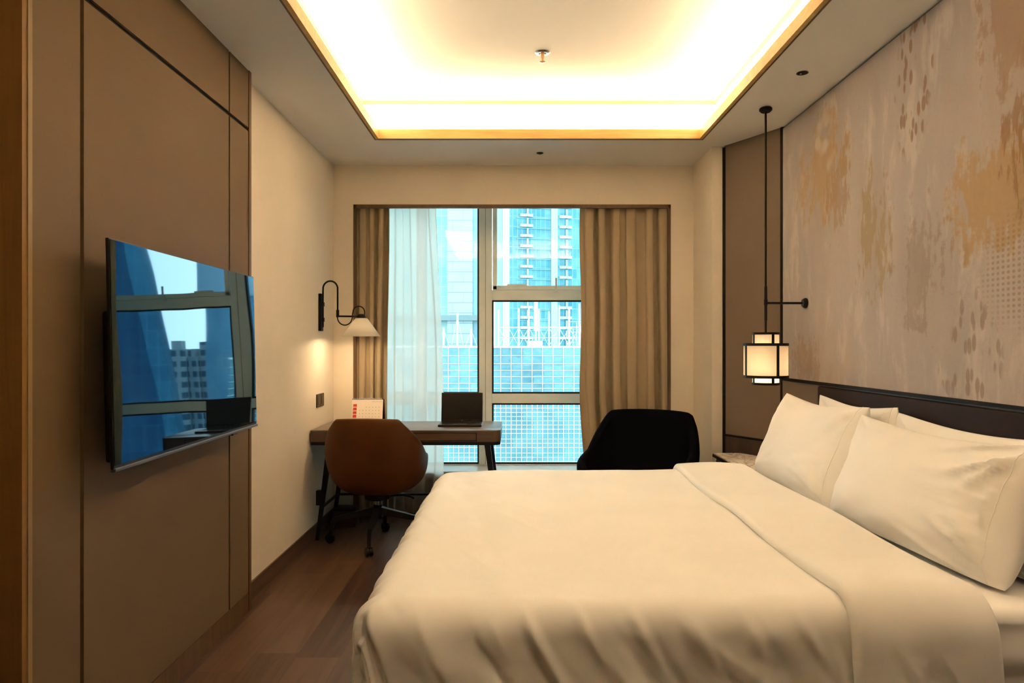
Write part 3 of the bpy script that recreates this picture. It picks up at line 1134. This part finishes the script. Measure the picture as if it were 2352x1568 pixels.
for k in range(4):
    a = math.radians(-90 + 4 + 90 * k)
    ca, sa = math.cos(a), math.sin(a)
    mb = MB()
    mb.bar((ca * .02, sa * .02, .215), (ca * .30, sa * .30, .155), .045, .050, (0, 0, 1), .026, .026)
    mb.bar((ca * .292, sa * .292, .163), (ca * .315, sa * .315, .055), .026, .026, (sa, -ca, 0), .022, .022)
    mb.build('base_arm', MAT['black'], dc, False, True)
    px_, py_ = ca * .318, sa * .318
    # twin-wheel castor turned a little
    ca2, sa2 = math.cos(a + .5), math.sin(a + .5)
    mb = MB()
    for s in (-1, 1):
        w = bmesh.new()
        bmesh.ops.create_cone(w, cap_ends=True, segments=24, radius1=.029, radius2=.029, depth=.020)
        bmesh.ops.bevel(w, geom=[e_ for e_ in w.edges if abs(e_.verts[0].co.z - e_.verts[1].co.z) < 1e-6], offset=.005, segments=2, affect='EDGES')
        w.transform(Matrix.Translation((px_ - sa2 * .013 * s, py_ + ca2 * .013 * s, .029)) @ Matrix.Rotation(a + .5, 4, 'Z') @ Matrix.Rotation(PI / 2, 4, 'X'))
        mb._merge(w)
    cs = mb.build('castor', MAT['black_gloss'], dc, 40, True)
    MB().box(px_ - .012, px_ + .012, py_ - .012, py_ + .012, .03, .064, .004).build('castor_hood', MAT['black_gloss'], cs, False, True)
MB().tube([(.300, -.11, .545), (.312, -.115, .545)], .006).build('rivet', MAT['chrome'], dc, 40, True)

ac = thing('armchair', 'black upholstered armchair by the right curtain behind the bed', 'armchair', (.80, 4.62, 0), math.radians(180 - 24))


def rim2(a):
    if a < 50:
        return .880 - .010 * (a / 50) ** 2
    if a < 86:
        return lerp(.870, .640, ((a - 50) / 36) ** .85)
    if a < 128:
        return lerp(.640, .585, (a - 86) / 42)
    return lerp(.585, .40, sstep(128, 158, a))


def xs2(z):
    return lerp(1.0, .93, sstep(.58, .88, z))


sh = bucket(.365, .34, 4.0, .25, rim2, xs2, .10).build('shell', MAT['navy'], ac, True, True, weld=.0015)
solidify(sh, .055, -1)
subsurf(sh, 1)
MB().box(-.265, .265, -.20, .30, .345, .455, .045, 4).build('seat_cushion', MAT['navy'], ac, True, True)
for sx, sy in ((-1, -1), (1, -1), (1, 1), (-1, 1)):
    MB().tube([(sx * .20, sy * .18, .30), (sx * .27, sy * .25, 0)], .017, 12, .011).build('leg', MAT['black'], ac, 40, True)

# -------------------------------------------------------------- nightstand
ns = thing('nightstand', 'marble topped nightstand with black edge between the bed and angled wall panel', 'nightstand', (1.48, 4.38, 0))
nz = .605
poly = [(1.312, 4.06), (1.655, 4.06), (1.655, 4.49), (1.500, 4.765), (1.312, 4.765)]
shrink = lambda P, d: [(1.312 + d if p[0] < 1.4 else p[0] - d, p[1] + d if p[1] < 4.1 else p[1] - d) for p in P]
MB().prism(shrink(poly, .004), nz - .006, nz).build('marble_slab', MAT['marble'], ns)
MB().prism(poly, nz - .026, nz - .006, .002).build('top_edge', MAT['black'], ns)
bd = MB().prism(shrink(poly, .020), .10, nz - .026).build('cabinet', MAT['grey_lacquer'], ns)
dw = MB().box(1.322, 1.334, 4.095, 4.72, .35, nz - .04, .002).build('drawer', MAT['grey_lacquer'], ns)
MB().box(1.312, 1.322, 4.33, 4.49, .455, .463, .002).build('drawer_pull', MAT['black'], dw)
MB().prism(shrink(poly, .05), 0, .10).build('plinth', MAT['black'], ns)

# ------------------------------------------------------------ hanging lamp
PX, PY = 1.440, 4.120
pd = thing('pendant_lamp', 'black hanging lamp with cream cloth lantern over the nightstand', 'lamp', (PX, PY, ZC))
MB().lathe([(0, ZC), (.028, ZC), (.036, ZC - .006), (.036, ZC - .016), (.026, ZC - .026), (0, ZC - .026)], (PX, PY, 0), 32).build('canopy', MAT['black'], pd, 40)
MB().tube([(PX, PY, ZC - .02), (PX, PY, 1.655)], .0060).tube([(PX, PY, 1.655), (PX, PY, 1.46)], .0082).tube([(PX, PY, 1.58), (PX, PY, 1.548)], .0105).tube([(PX, PY, 1.47), (PX, PY, 1.386)], .0062).build('stem', MAT['black'], pd, 40)
MB().tube([(PX, PY, 1.560), (XR - .012, PY, 1.560)], .0068).build('wall_arm', MAT['black'], pd, 40)
MB().lathe([(0, 0), (.029, 0), (.030, -.010), (.022, -.022), (0, -.024)], (XR - .0, PY, 1.560), 32, 'X').build('wall_rose', MAT['black'], pd, 40)
zi0, zi1, zo0, zo1 = 1.092, 1.392, 1.132, 1.330
Ri, Ro = .0755, .1245
a0 = math.radians(-90 + 12)
inn = MB().lathe([(Ri - .003, zi0 + .004), (Ri - .003, zi1 - .004)], (PX, PY, 0), 64).build('inner_shade', MAT['lantern'], pd, True)
out = MB().lathe([(Ro - .003, zo0 + .004), (Ro - .003, zo1 - .004)], (PX, PY, 0), 64).build('outer_shade', MAT['lantern'], pd, True)
for (r, z0, z1) in ((Ri, zi0, zi0 + .013), (Ri, zi1 - .013, zi1), (Ro, zo0, zo0 + .015), (Ro, zo1 - .015, zo1)):
    MB().ring(r + .001, .004, z0, z1, (PX, PY, 0)).build('hoop', MAT['black'], pd, 40)
for (r, z0, z1, par) in ((Ri, zi0, zi1, inn), (Ro, zo0, zo1, out)):
    for k in range(4):
        a = a0 + k * PI / 2
        c = Vector((PX + r * math.cos(a), PY + r * math.sin(a), 0))
        MB().bar((c.x, c.y, z0), (c.x, c.y, z1), .015, .004, (math.cos(a), math.sin(a), 0)).build('strap', MAT['black'], par)
for k in range(2):
    a = a0 + k * PI / 2
    for r, z in ((Ro, zo1 - .008), (Ri, zi1 - .006), (Ro, zo0 + .008)):
        MB().bar((PX - r * math.cos(a), PY - r * math.sin(a), z), (PX + r * math.cos(a), PY + r * math.sin(a), z), .006, .005).build('spoke', MAT['black'], pd)
MB().lathe([(0, 1.29), (.012, 1.29), (.014, 1.265), (.027, 1.235), (.027, 1.215), (.016, 1.195), (0, 1.19)], (PX, PY, 0), 20).build('bulb', MAT['bulb2'], pd, True)
point('pendant_light', (PX, PY, 1.20), (1.0, .75, .52), 5.5, .045)



def copy_tree(o, parent=None):
    c = o.copy()
    COL.objects.link(c)
    if parent is not None:
        c.parent = parent
    for ch in list(o.children):
        copy_tree(ch, c)
    return c


pd2 = copy_tree(pd)
pd2.location = (PX, 1.70, ZC)
pd2['label'] = 'black hanging lamp with cream cloth lantern on the entrance side of the bed'
point('pendant_light', (PX, 1.70, 1.20), (1.0, .75, .52), 5.5, .045)

# ------------------------------------------------------------------- bed
bed = thing('bed', 'large bed base and mattress with white fitted sheet against the mural wall', 'bed', (.62, 2.92, 0))
MB().box(-.36, 1.60, 1.96, 3.90, .06, .30, .01).build('base', MAT['bedbase'], bed)
MB().box(-.375, 1.605, 1.945, 3.915, .30, .50, .03, 3).build('mattress', MAT['mattress'], bed)
for sx in (-.25, 1.48):
    for sy in (2.06, 3.80):
        MB().tube([(sx, sy, .06), (sx, sy, 0)], .025).build('leg', MAT['black'], bed, 40)


def sheet_fn(i, j):
    # rounded slab cross-section swept along X, with soft horizontal tucks on the near side
    nu_, nv_ = 90, 60
    x = lerp(-.37, 1.61, i / nu_)
    t = j / nv_
    y0_, y1_, zb, zt_, r = 1.930, 3.93, .330, .603, .035
    if t < .30:
        s = t / .30
        z = lerp(zb, zt_ - r, s)
        tuck = .006 * math.sin(s * 11 + x * .8) * (1 - .3 * s) + .004 * noise.noise(Vector((x * 3, s * 6, 1)))
        return Vector((x, y0_ - tuck + (.010 if s < .05 else 0), z))
    if t < .40:
        a = (t - .30) / .10 * PI / 2
        return Vector((x, y0_ + r - r * math.cos(a), zt_ - r + r * math.sin(a)))
    if t < .90:
        s = (t - .40) / .50
        return Vector((x, lerp(y0_ + r, y1_ - r, s), zt_ + .003 * noise.noise(Vector((x * 4, s * 6, 2)))))
    a = (t - .90) / .10 * PI / 2
    return Vector((x, y1_ - r + r * math.sin(a), zt_ - r + r * math.cos(a) - (.09 if t > .99 else 0)))


MB().grid(sheet_fn, 90, 60).build('fitted_sheet', MAT['linen'], bed, True)

hb = thing('headboard', 'dark brown leather headboard behind the pillows', 'headboard', (1.64, 2.90, 0))
MB().box(1.644, XR - .003, .9, 3.905, .08, 1.098, .012, 3).build('padded_board', MAT['leather_dark'], hb, 30)
MB().box(1.650, XR - .003, .9, 3.912, 1.098, 1.106, .002).build('cap_rail', MAT['black'], hb)


# duvet ------------------------------------------------------------------
def drape(xa, xb, y0, y1, ztop, r, L, Lf, nx, ny, disp, foot=True, prof=None):
    """cloth laid over a block: rounded edge radius r, hanging L on the long sides and Lf at the foot"""
    ax0 = xa + r - Lf if foot else xa
    aL = [lerp(ax0, xb, i / nx) for i in range(nx + 1)]
    hL = None
    if prof is not None:
        aL = [p[0] for p in prof]
        hL = [p[1] for p in prof]
        nx = len(prof) - 1
    bL = [lerp(y0 + r - L, y1 - r + L, j / ny) for j in range(ny + 1)]
    qx0 = xa + r if foot else -9

    def fn(i, j):
        a, b = aL[i], bL[j]
        qa = max(a, qx0) if foot else a
        qb = clamp(b, y0 + r, y1 - r)
        da, db = a - qa, b - qb
        d = max(abs(da), abs(db))
        if d < 1e-9:
            n = Vector((0, 0, 1))
            p = Vector((a, b, ztop))
            dirv = Vector((0, 0, 0))
            h = 0
        else:
            dirv = Vector((da, db, 0)).normalized()
            if d < PI * r / 2:
                h, z = r * math.sin(d / r), ztop - r * (1 - math.cos(d / r))
                n = dirv * math.sin(d / r) + Vector((0, 0, math.cos(d / r)))
            else:
                e_ = d - PI * r / 2
                h, z = r + .005 * e_, ztop - r - e_
                n = dirv.copy()
            p = Vector((qa, qb, 0)) + dirv * h
            p.z = z
        if hL is not None:
            p.x += foldx(b) - .868
            return p + n * (disp(a, b, qa, qb, d, dirv) + hL[i])
        return p + n * disp(a, b, qa, qb, d, dirv)
    return MB().grid(fn, nx, ny)


def ridge(v):
    return 1 - abs(noise.noise(v)) * 2


def crease(v, sharp):
    """narrow raised line along the zero set of a noise field"""
    return max(0.0, 1 - abs(noise.noise(v)) * sharp) ** 1.4


def duvet_disp(a, b, qa, qb, d, dirv):
    # broad puffiness on top
    w = .012 * noise.noise(Vector((a * 1.6, b * 1.6, 3.1))) + .005 * noise.noise(Vector((a * 4, b * 3.2, 7)))
    # shallow dents that run diagonally near the foot corner
    w += -.007 * max(0, ridge(Vector(((a + b * .45) * 5.5, (b - a * .3) * 1.1, 4))) - .55) * sstep(.5, -.3, a)
    if d > 0:
        s = d
        tang = qa if abs(dirv.y) > abs(dirv.x) else qb
        if abs(dirv.y) > .5 and dirv.y < 0:
            tt = a - (.30 + .75 * s) * s
        else:
            tt = tang + .25 * s
        k = sstep(.05, .30, s)
        f1 = ridge(Vector((tt * 4.4, s * .9, 11)))
        big = noise.noise(Vector((tt * 2.6, s * .8, 41)))
        m1 = sstep(-.30, .25, noise.noise(Vector((tt * 1.9, s * 1.2, 23))))
        m2 = sstep(-.15, .30, noise.noise(Vector((tt * 2.3, s * 1.6, 61))))
        w += k * (.012 * (f1 - .5) + .016 * big)
        w += k * (.026 * crease(Vector((tt * 5.0, s * 1.0, 17)), 4.5) * m1 + .024 * crease(Vector((tt * 8.0 + .6 * s, s * 1.8, 29)), 6.0) * m2)
        w -= k * .014 * crease(Vector((tt * 6.3, s * 1.3, 53)), 5.0) * (1 - m2)
        # puckers right at the edge
        e = math.exp(-((s - .13) / .06) ** 2)
        w += .016 * e * crease(Vector((tt * 7, 3, 5)), 3.0)
    # head end turned under
    u = 1.235 - a
    if u < .03:
        w -= .030 * (1 - math.sqrt(max(0, 1 - (1 - u / .03) ** 2)))
    return w


dv = thing('duvet', 'white duvet spread over the bed with a turned-back top edge', 'duvet', (.40, 2.92, .6))
cover = drape(-.422, 1.235, 1.874, 3.965, .640, .085, .56, .56, 260, 400, duvet_disp).build('cover', MAT['linen'], dv, True)
solidify(cover, .012, -1)


def band_disp(a, b, qa, qb, d, dirv):
    w = .006 * noise.noise(Vector((a * 3, b * 2.0, 13))) + .012 * noise.noise(Vector((a * 1.6, b * 1.6, 3.1)))
    if d > 0:
        k = sstep(.06, .35, d)
        tt = a - .30 * d * (1 if dirv.y < 0 else -1)
        w += k * (.018 * (ridge(Vector((tt * 5, d * 1.4, 31))) - .5) + .020 * crease(Vector((tt * 7, d * 2.2, 33)), 3.5) + .020)
        w -= k * .018 * crease(Vector((tt * 5 + d * 2, d * 3.0, 37)), 4.0)
    return w


def foldx(b):
    return .868 + .012 * noise.noise(Vector((b * 2.2, 4, 1)))


def band_builder():
    base_fn = drape  # same drape with a wandering fold edge: remap a
    nx, ny = 64, 340
    c0, c1, Rr = .868, 1.250, .019
    prof = []
    for k in range(13):
        th = PI * k / 12
        prof.append((c0 + Rr - Rr * math.sin(th), -.006 + Rr - Rr * math.cos(th)))
    for k in range(1, 44):
        a = lerp(c0 + Rr, c1 - Rr, k / 44)
        u = (a - c0 - Rr) / (c1 - c0)
        prof.append((a, -.006 + 2 * Rr + .006 * math.sin(u * PI)))
    for k in range(13):
        th = PI - PI * k / 12
        prof.append((c1 - Rr + Rr * math.sin(th), -.006 + Rr - Rr * math.cos(th)))
    return drape(c0, c1, 1.871, 3.968, .642, .085, .56, 0, nx, ny, band_disp, foot=False, prof=prof)


tb = band_builder().build('turned_back_edge', MAT['linen'], dv, True)


# pillows ----------------------------------------------------------------
def pillow(name, label, bottom, W, H, T, lean, yaw, seed, roll=0.0, curl=.05, sag=.05, group='white bed pillows', slack=.35):
    """bottom: middle of the lower edge; local u along the wall, v up the pillow, front faces the foot of the bed"""
    nu_, nv_ = 64, 48
    o = thing(name, label, 'pillow', bottom, 0.0, group)
    R = Matrix.Rotation(yaw, 3, 'Z') @ Matrix.Rotation(lean, 3, 'Y') @ Matrix.Rotation(roll, 3, 'X')

    def side(sgn):
        def fn(i, j):
            x, y = i / nu_ * 2 - 1, j / nv_ * 2 - 1
            # cosine spacing puts vertices on the seams
            x, y = math.sin(x * PI / 2), math.sin(y * PI / 2)
            e = (1 - abs(x) ** 2.6) * (1 - abs(y) ** 2.4)
            th = T / 2 * max(e, 0) ** .52 * (1.10 - .22 * y)
            px_ = x * (1 - .055 * (1 - y * y))
            py_ = y * (1 - (.17 if y > 0 else .03) * (1 - x * x))
            rc = 1 - .05 * (abs(x) * abs(y)) ** 5
            px_ *= rc
            py_ *= rc
            u = px_ * W / 2
            v = (py_ + 1) * H / 2
            # creases that run into the corners
            dc_ = 1 - min(math.hypot(1 - abs(x), 1 - abs(y)), 1.0)
            ang = math.atan2(1 - abs(y) + .02, 1 - abs(x) + .02)
            open_end = sstep(.1, -1.0, x)          # the slack, creased end
            cr = (.034 * crease(Vector((ang * 3.0 + seed, dc_ * .7, x * .4 + seed)), 2.6) - .012) * dc_ ** .7 * (.35 + open_end) * (.35 + slack)
            cr += .012 * slack * crease(Vector((x * 1.0 + y * 2.0 + seed, y * 1.4 - x * .6, seed * 1.7)), 4.5) * (.15 + open_end)
            cr += .012 * slack * crease(Vector((x * .8 - y * 2.6 + seed, y * 1.0 + x * 1.2, seed * 2.3)), 4.5) * (.10 + open_end)
            cr += .006 * noise.noise(Vector((x * 2.2, y * 2.0, seed + 5)))
            cr *= 1 - .8 * sstep(-.80, -.90, x)
            th2 = max(th + cr * min(1, e * 6), .002 if e > 0 else 0)
            # slump: lower part rolls forward, top ears flop a little
            w = sgn * th2 + curl * (v / H - .5) ** 2 * 1.2 - sag * (v / H) * (1 - x * x) * .2
            w += .012 * noise.noise(Vector((u * 3.5, v * 3, seed + 2)))
            # local frame: X = thickness (front is -X), Y = width, Z = up
            return R @ Vector((-w, u, v))
        return fn
    mb = MB().grid(side(1), nu_, nv_).grid(side(-1), nu_, nv_)
    case = mb.build('pillowcase', MAT['pillow'], o, True, True, weld=.0022)
    # stitched line of the hem near the open end, following the front surface
    f_ = side(1)
    ii = next(i for i in range(nu_ + 1) if math.sin((i / nu_ * 2 - 1) * PI / 2) > -.90)
    MB().tube([f_(ii, j) for j in range(2, nv_ - 1)], .0016, 6).build('hem_stitch', MAT['pillow'], o, True, True)
    return o


PB = .604
pillow('pillow', 'white pillow standing against the headboard, back one at the far side', (1.557, 3.345, PB), .80, .47, .11, math.radians(5), 0, 3.3)
pillow('pillow', 'white pillow standing against the headboard, back one at the near side', (1.557, 2.50, PB), 1.0, .45, .11, math.radians(5), 0, 8.1)
pillow('pillow', 'white pillow leaning in front at the far side by the hanging lamp', (1.352, 3.535, PB), .99, .49, .20, math.radians(22), math.radians(0), 5.7, slack=.45)
pillow('pillow', 'white creased pillow leaning in front at the near side, largest of the four', (1.372, 2.525, PB), 1.0, .45, .215, math.radians(17), math.radians(4.0), 1.9, slack=.8)

# ---------------------------------------------------------------- outside
def building(name, label, cat, loc):
    return thing(name, label, cat, loc)


FG = facade_glass('podium_glass', (.010, .11, .15), (.08, .26, .30), 1.16, 1.0, .10, None, ior=1.7)
MUL = plain('white_mullion', (.34, .48, .48), .5)
WHITE = plain('white_cladding', (.44, .52, .52), .6)
PALE = plain('pale_concrete', (.40, .46, .48), .7)

# podium with curtain wall and steelwork on its roof
py = 80.0
pb = thing('office_block', 'low glass office block with white window grid straight outside', 'building', (-6, py, -45))
MB().box(-40, 27, py, py + 26, -45, 1.05).build('glass_wall', FG, pb)
gm = MB()
px_ = 1.165
k = 0
x = -40.0
while x < 27:
    gm.box(x - .042, x + .042, py - .10, py + .02, -45, 1.05)
    gm.box(x + px_ / 2 - .032, x + px_ / 2 + .032, py - .08, py + .02, -45, -5.3)
    x += px_
z = .95
rows = [1.02, .15, -.75, -1.5, -2.2, -2.95, -3.5, -4.05, -4.6, -5.2]
zz = -5.7
while zz > -44:
    rows.append(zz)
    zz -= .47 if (int(zz * 3) % 5) else .62
for z in rows:
    gm.box(-40, 27, py - .09, py + .02, z - .032, z + .032)
gm.build('window_grid', MUL, pb)
MB().box(-40, 27, py - .12, py + .3, 1.05, 1.22).build('parapet', WHITE, pb)
MB().box(-39, 26, py + .3, py + 25, 1.05, 1.10).build('roof', PALE, pb)

st = thing('steel_framework', 'white steel posts and cross braces on the glass office block roof', 'steel framework', (2, py + 3, 1.1))
STEEL = plain('white_steel', (.38, .47, .47), .5)
yy = py + 3.0
sx = -1.85
posts = [(-8.2, 2.2), (-6.6, 3.9), (-5.0, 2.1), (-3.35, 5.0)]
pxs = []
k = 0
while sx < 9.0:
    pxs.append(sx)
    hgt = [4.3, 3.9, 4.5, 4.6, 4.4, 4.1, 4.8, 4.5, 5.0, 5.3][k % 10]
    MB().box(sx - .10, sx + .10, yy - .1, yy + .1, 1.1, 1.1 + hgt).build('post', STEEL, st)
    if k > 0:
        m = MB()
        x0, x1 = pxs[-2], sx
        m.bar((x0, yy, 1.15), (x1, yy, 3.35), .06, .06)
        m.bar((x1, yy, 1.15), (x0, yy, 3.35), .06, .06)
        m.build('cross_brace', STEEL, st)
    sx += 1.165
    k += 1
MB().box(-1.9, 9.4, yy - .05, yy + .05, 3.32, 3.42).build('rail', STEEL, st)
MB().box(-1.9, 9.4, yy - .05, yy + .05, 2.15, 2.22).build('rail', STEEL, st)
for (x, h) in posts:
    MB().box(x - .11, x + .11, yy - .1, yy + .1, 1.1, 1.1 + h).build('post', STEEL, st)
    m = MB()
    m.bar((x - .7, yy, 1.1), (x, yy, 1.1 + h * .9), .06, .06)
    m.bar((x + .7, yy, 1.1), (x, yy, 1.1 + h * .9), .06, .06)
    m.build('cross_brace', STEEL, st)
sc = thing('scaffold', 'dense white scaffold beside the right curtain on the office block roof', 'scaffold', (9, py + 6, 1.1))
for k in range(9):
    x = 6.6 + k * .42
    MB().box(x - .06, x + .06, py + 6, py + 6.12, 1.1, 2.6 + k * .42 + (k % 3) * .3).build('standard', STEEL, sc)
for k in range(5):
    MB().box(6.5, 10.2, py + 5.95, py + 6.05, 1.6 + k * .62, 1.66 + k * .62).build('ledger', STEEL, sc)
ms = thing('mast', 'bright white mast rising above the office block roof', 'mast', (2.45, py + 2, 1.1))
MB().tube([(2.43, py + 2, 1.1), (2.43, py + 2, 4.4)], .10, 12).tube([(2.43, py + 2, 2.9), (2.43, py + 2, 6.7)], .22, 16).build('tube', WHITE, ms, 40)
MB().box(1.7, 3.2, py + 1.6, py + 2.4, 1.1, 1.75, .05).build('foot', WHITE, ms)

# white panelled tower left
wt = thing('panelled_tower', 'white panelled tower with glass edge seen left of the window mullion', 'building', (-14, 120, -45))
MB().box(-11.25, -7.05, 120, 140, -45, 75).build('panel_wall', panel_joint_mat('white_stone_panels', (.29, .40, .44), (.10, .17, .20), 3.6, 1.72), wt)
MB().box(-34, -11.25, 121, 140, -45, 75).build('glass_wing', facade_glass('teal_wing', (.08, .33, .35), (.21, .46, .45), 1.0, 1.7, .2, (.26, .44, .44), .08), wt)
MB().box(-7.05, -5.2, 121.5, 140, -45, 75).build('glass_strip', facade_glass('blue_strip', (.13, .35, .42), (.18, .42, .47), 1.0, 3.4, .2), wt)
MB().box(-34, -5.3, 119.6, 121, 5.4, 6.3).build('ledge', plain('grey_ledge', (.14, .23, .25), .6), wt)

sl = thing('slab_tower', 'narrow white slab tower just right of the window mullion', 'building', (-3, 190, -45))
MB().box(-5.2, -3.1, 191, 205, -45, 95).build('side_wall', plain('pale_blue_wall', (.28, .42, .46), .6), sl)
MB().box(-3.1, -1.6, 190, 205, -45, 95).build('front_wall', WHITE, sl)

rt = thing('apartment_tower', 'tall glass apartment tower with white balconies behind the steelwork', 'building', (10, 210, -45))
RTG = facade_glass('apartment_glass', (.05, .24, .33), (.17, .40, .45), 1.5, 3.0, .15, (.24, .43, .47), .10)
ROT = Matrix.Translation((-1.5, 210, 0)) @ Matrix.Rotation(math.radians(14), 4, 'Z')
MB().box(0, 34, 0, 24, -45, 110, mat=ROT).build('glass_wall', RTG, rt)
MB().box(12.6, 14.6, -.5, .5, -45, 110, mat=ROT).build('pier', plain('pale_pier', (.34, .50, .53), .6), rt)
for f in range(26):
    z = -6 + f * 3.0
    for bx in (3.2, 15.2):
        b = MB().box(bx, bx + 3.8, -.6, .1, z, z + .80, mat=ROT).box(bx + 2.0, bx + 2.4, -.6, .1, z, z + 2.6, mat=ROT)
        b.build('balcony', WHITE if bx < 10 else PALE, rt)
bal = MB()
for f in range(26):
    z = -6 + f * 3.0
    bal.box(2.2, 12.6, -.25, .05, z + 2.5, z + 2.72, mat=ROT)
bal.build('floor_bands', plain('band', (.19, .38, .43), .6), rt)

# towers that show in the television's reflection
bt = thing('glass_tower', 'big dark blue glass tower mirrored in the left of the television', 'building', (65, 100, -45))
BTG = facade_glass('deep_blue_glass', (.002, .030, .075), (.008, .060, .115), 1.6, 3.4, .5, (.012, .08, .14), .05, ior=1.2)
b = bmesh.new()
bot = [(44.0, 100), (100, 100), (100, 114), (51, 114)]
q = []
for zz_, off in ((-45, -6.0), (70, 11.0)):
    q.append([b.verts.new((p[0] + (off if n in (0, 3) else 0), p[1], zz_)) for n, p in enumerate(bot)])
b.faces.new(q[0][::-1])
b.faces.new(q[1])
for n in range(4):
    b.faces.new((q[0][n], q[0][(n + 1) % 4], q[1][(n + 1) % 4], q[1][n]))
bmesh.ops.recalc_face_normals(b, faces=b.faces)
mb = MB()
mb._merge(b)
mb.build('glass_wall', BTG, bt)
# lighter narrow flank
b = bmesh.new()
q = []
for zz_, off in ((-45, -6.0), (70, 11.0)):
    q.append([b.verts.new((x + off, y, zz_)) for x, y in ((42.4, 100.5), (44.0, 100.0), (44.2, 103), (42.6, 103))])
b.faces.new(q[0][::-1])
b.faces.new(q[1])
for n in range(4):
    b.faces.new((q[0][n], q[0][(n + 1) % 4], q[1][(n + 1) % 4], q[1][n]))
bmesh.ops.recalc_face_normals(b, faces=b.faces)
mb = MB()
mb._merge(b)
mb.build('flank', facade_glass('flank_glass', (.012, .085, .15), (.03, .14, .21), 1.0, 2.4, .5, (.05, .18, .25), .06, ior=1.2), bt)

APT = NT('apartment_windows')
s_ = APT.sep(APT.obj)
fu = APT.math('FRACT', APT.math('DIVIDE', APT.math('ADD', s_[0], APT.math('MULTIPLY', s_[1], .5)), 1.9))
fv = APT.math('FRACT', APT.math('DIVIDE', s_[2], 2.3))
w_ = APT.math('MULTIPLY', APT.math('GREATER_THAN', fu, .45), APT.math('GREATER_THAN', fv, .45))
APTM = APT.finish(APT.principled(APT.mix(w_, (.29, .37, .39), (.05, .11, .15)), .6).outputs[0])
for nm, lab, x0, x1, y0, y1, zt_, step in (
        ('housing_block', 'pale apartment block mirrored in the television, the taller one beside the dark tower', 64.0, 69.5, 155, 170, 3.6, 2.2),
        ('housing_block', 'pale apartment block mirrored in the television, the lower middle one', 61.3, 63.7, 157, 170, 1.8, .8),
        ('housing_block', 'pale apartment block mirrored in the television, right-hand one', 57.0, 61.1, 158, 170, 5.0, 1.5)):
    hbk = thing(nm, lab, 'building', ((x0 + x1) / 2, y0, -45), group='distant apartment blocks')
    MB().box(x0, x1, y0, y1, -45, zt_).build('block', APTM, hbk)
    MB().box(x0 + .8, x0 + .8 + step, y0 + 1, y0 + 4, zt_, zt_ + 1.8).build('roof_room', PALE, hbk)
cr = thing('curved_tower', 'pale grey tower with overhanging top mirrored at the right of the television', 'building', (49, 130, -45))
MB().box(42.0, 48.8, 130, 150, -45, 12.2).build('shaft', facade_glass('grey_blue_glass', (.10, .28, .42), (.18, .40, .52), 1.4, 3.2, .3), cr)
MB().box(41.5, 50.2, 129.2, 150, 12.2, 19.0, .4).build('overhang', plain('pale_blue_cladding', (.30, .50, .60), .5), cr)

# ------------------------------------------------------------------- world
w = bpy.data.worlds.new('overcast_sky')
SC.world = w
w.use_nodes = True
nt = w.node_tree
nt.nodes.clear()
wo = nt.nodes.new('ShaderNodeOutputWorld')
bg = nt.nodes.new('ShaderNodeBackground')
tc = nt.nodes.new('ShaderNodeTexCoord')
sp_ = nt.nodes.new('ShaderNodeSeparateXYZ')
nt.links.new(tc.outputs['Generated'], sp_.inputs[0])
mr = nt.nodes.new('ShaderNodeMapRange')
mr.interpolation_type = 'SMOOTHSTEP'
mr.inputs[1].default_value = -.10
mr.inputs[2].default_value = .02
nt.links.new(sp_.outputs[2], mr.inputs[0])
nz_ = nt.nodes.new('ShaderNodeTexNoise')
nz_.inputs['Scale'].default_value = 3.0
nz_.inputs['Detail'].default_value = 5.0
nt.links.new(tc.outputs['Generated'], nz_.inputs['Vector'])
mxc = nt.nodes.new('ShaderNodeMix')
mxc.data_type = 'RGBA'
mxc.inputs[6].default_value = (.88, .95, .98, 1)
mxc.inputs[7].default_value = (1.0, 1.0, 1.0, 1)
nt.links.new(nz_.outputs[0], mxc.inputs[0])
mx2 = nt.nodes.new('ShaderNodeMix')
mx2.data_type = 'RGBA'
mx2.inputs[6].default_value = (.48, .60, .64, 1)
nt.links.new(mr.outputs[0], mx2.inputs[0])
nt.links.new(mxc.outputs[2], mx2.inputs[7])
nt.links.new(mx2.outputs[2], bg.inputs[0])
bg.inputs[1].default_value = 5.4
nt.links.new(bg.outputs[0], wo.inputs[0])

# portal so that daylight through the window samples cleanly
pl_ = bpy.data.lights.new('window_portal', 'AREA')
pl_.shape = 'RECTANGLE'
pl_.size = WX1 - WX0
pl_.size_y = WZT - BZ
pl_.cycles.is_portal = True
po = bpy.data.objects.new('window_portal', pl_)
COL.objects.link(po)
po.location = ((WX0 + WX1) / 2, 6.02, (WZT + BZ) / 2)
po.rotation_euler = (-PI / 2, 0, 0)

# ------------------------------------------------------------------ camera
cam = bpy.data.cameras.new('camera')
co = bpy.data.objects.new('camera', cam)
COL.objects.link(co)
co.location = (0, 0, CZ)
co.rotation_euler = (PI / 2, 0, 0)
cam.sensor_width = 36.0
cam.lens = F / 2352 * 36.0
cam.shift_x = -6.0 / 2352
cam.shift_y = 8.0 / 2352
cam.clip_start = .05
cam.clip_end = 600
SC.camera = co

SC.view_settings.view_transform = 'Standard'
SC.view_settings.look = 'None'
SC.view_settings.exposure = 0.0
SC.view_settings.gamma = 1.0
SC.view_settings.use_curve_mapping = False
SC.cycles.max_bounces = 12
SC.cycles.diffuse_bounces = 6
SC.cycles.glossy_bounces = 5
SC.cycles.transparent_max_bounces = 16
SC.cycles.sample_clamp_indirect = 60.0
SC.cycles.use_denoising = True
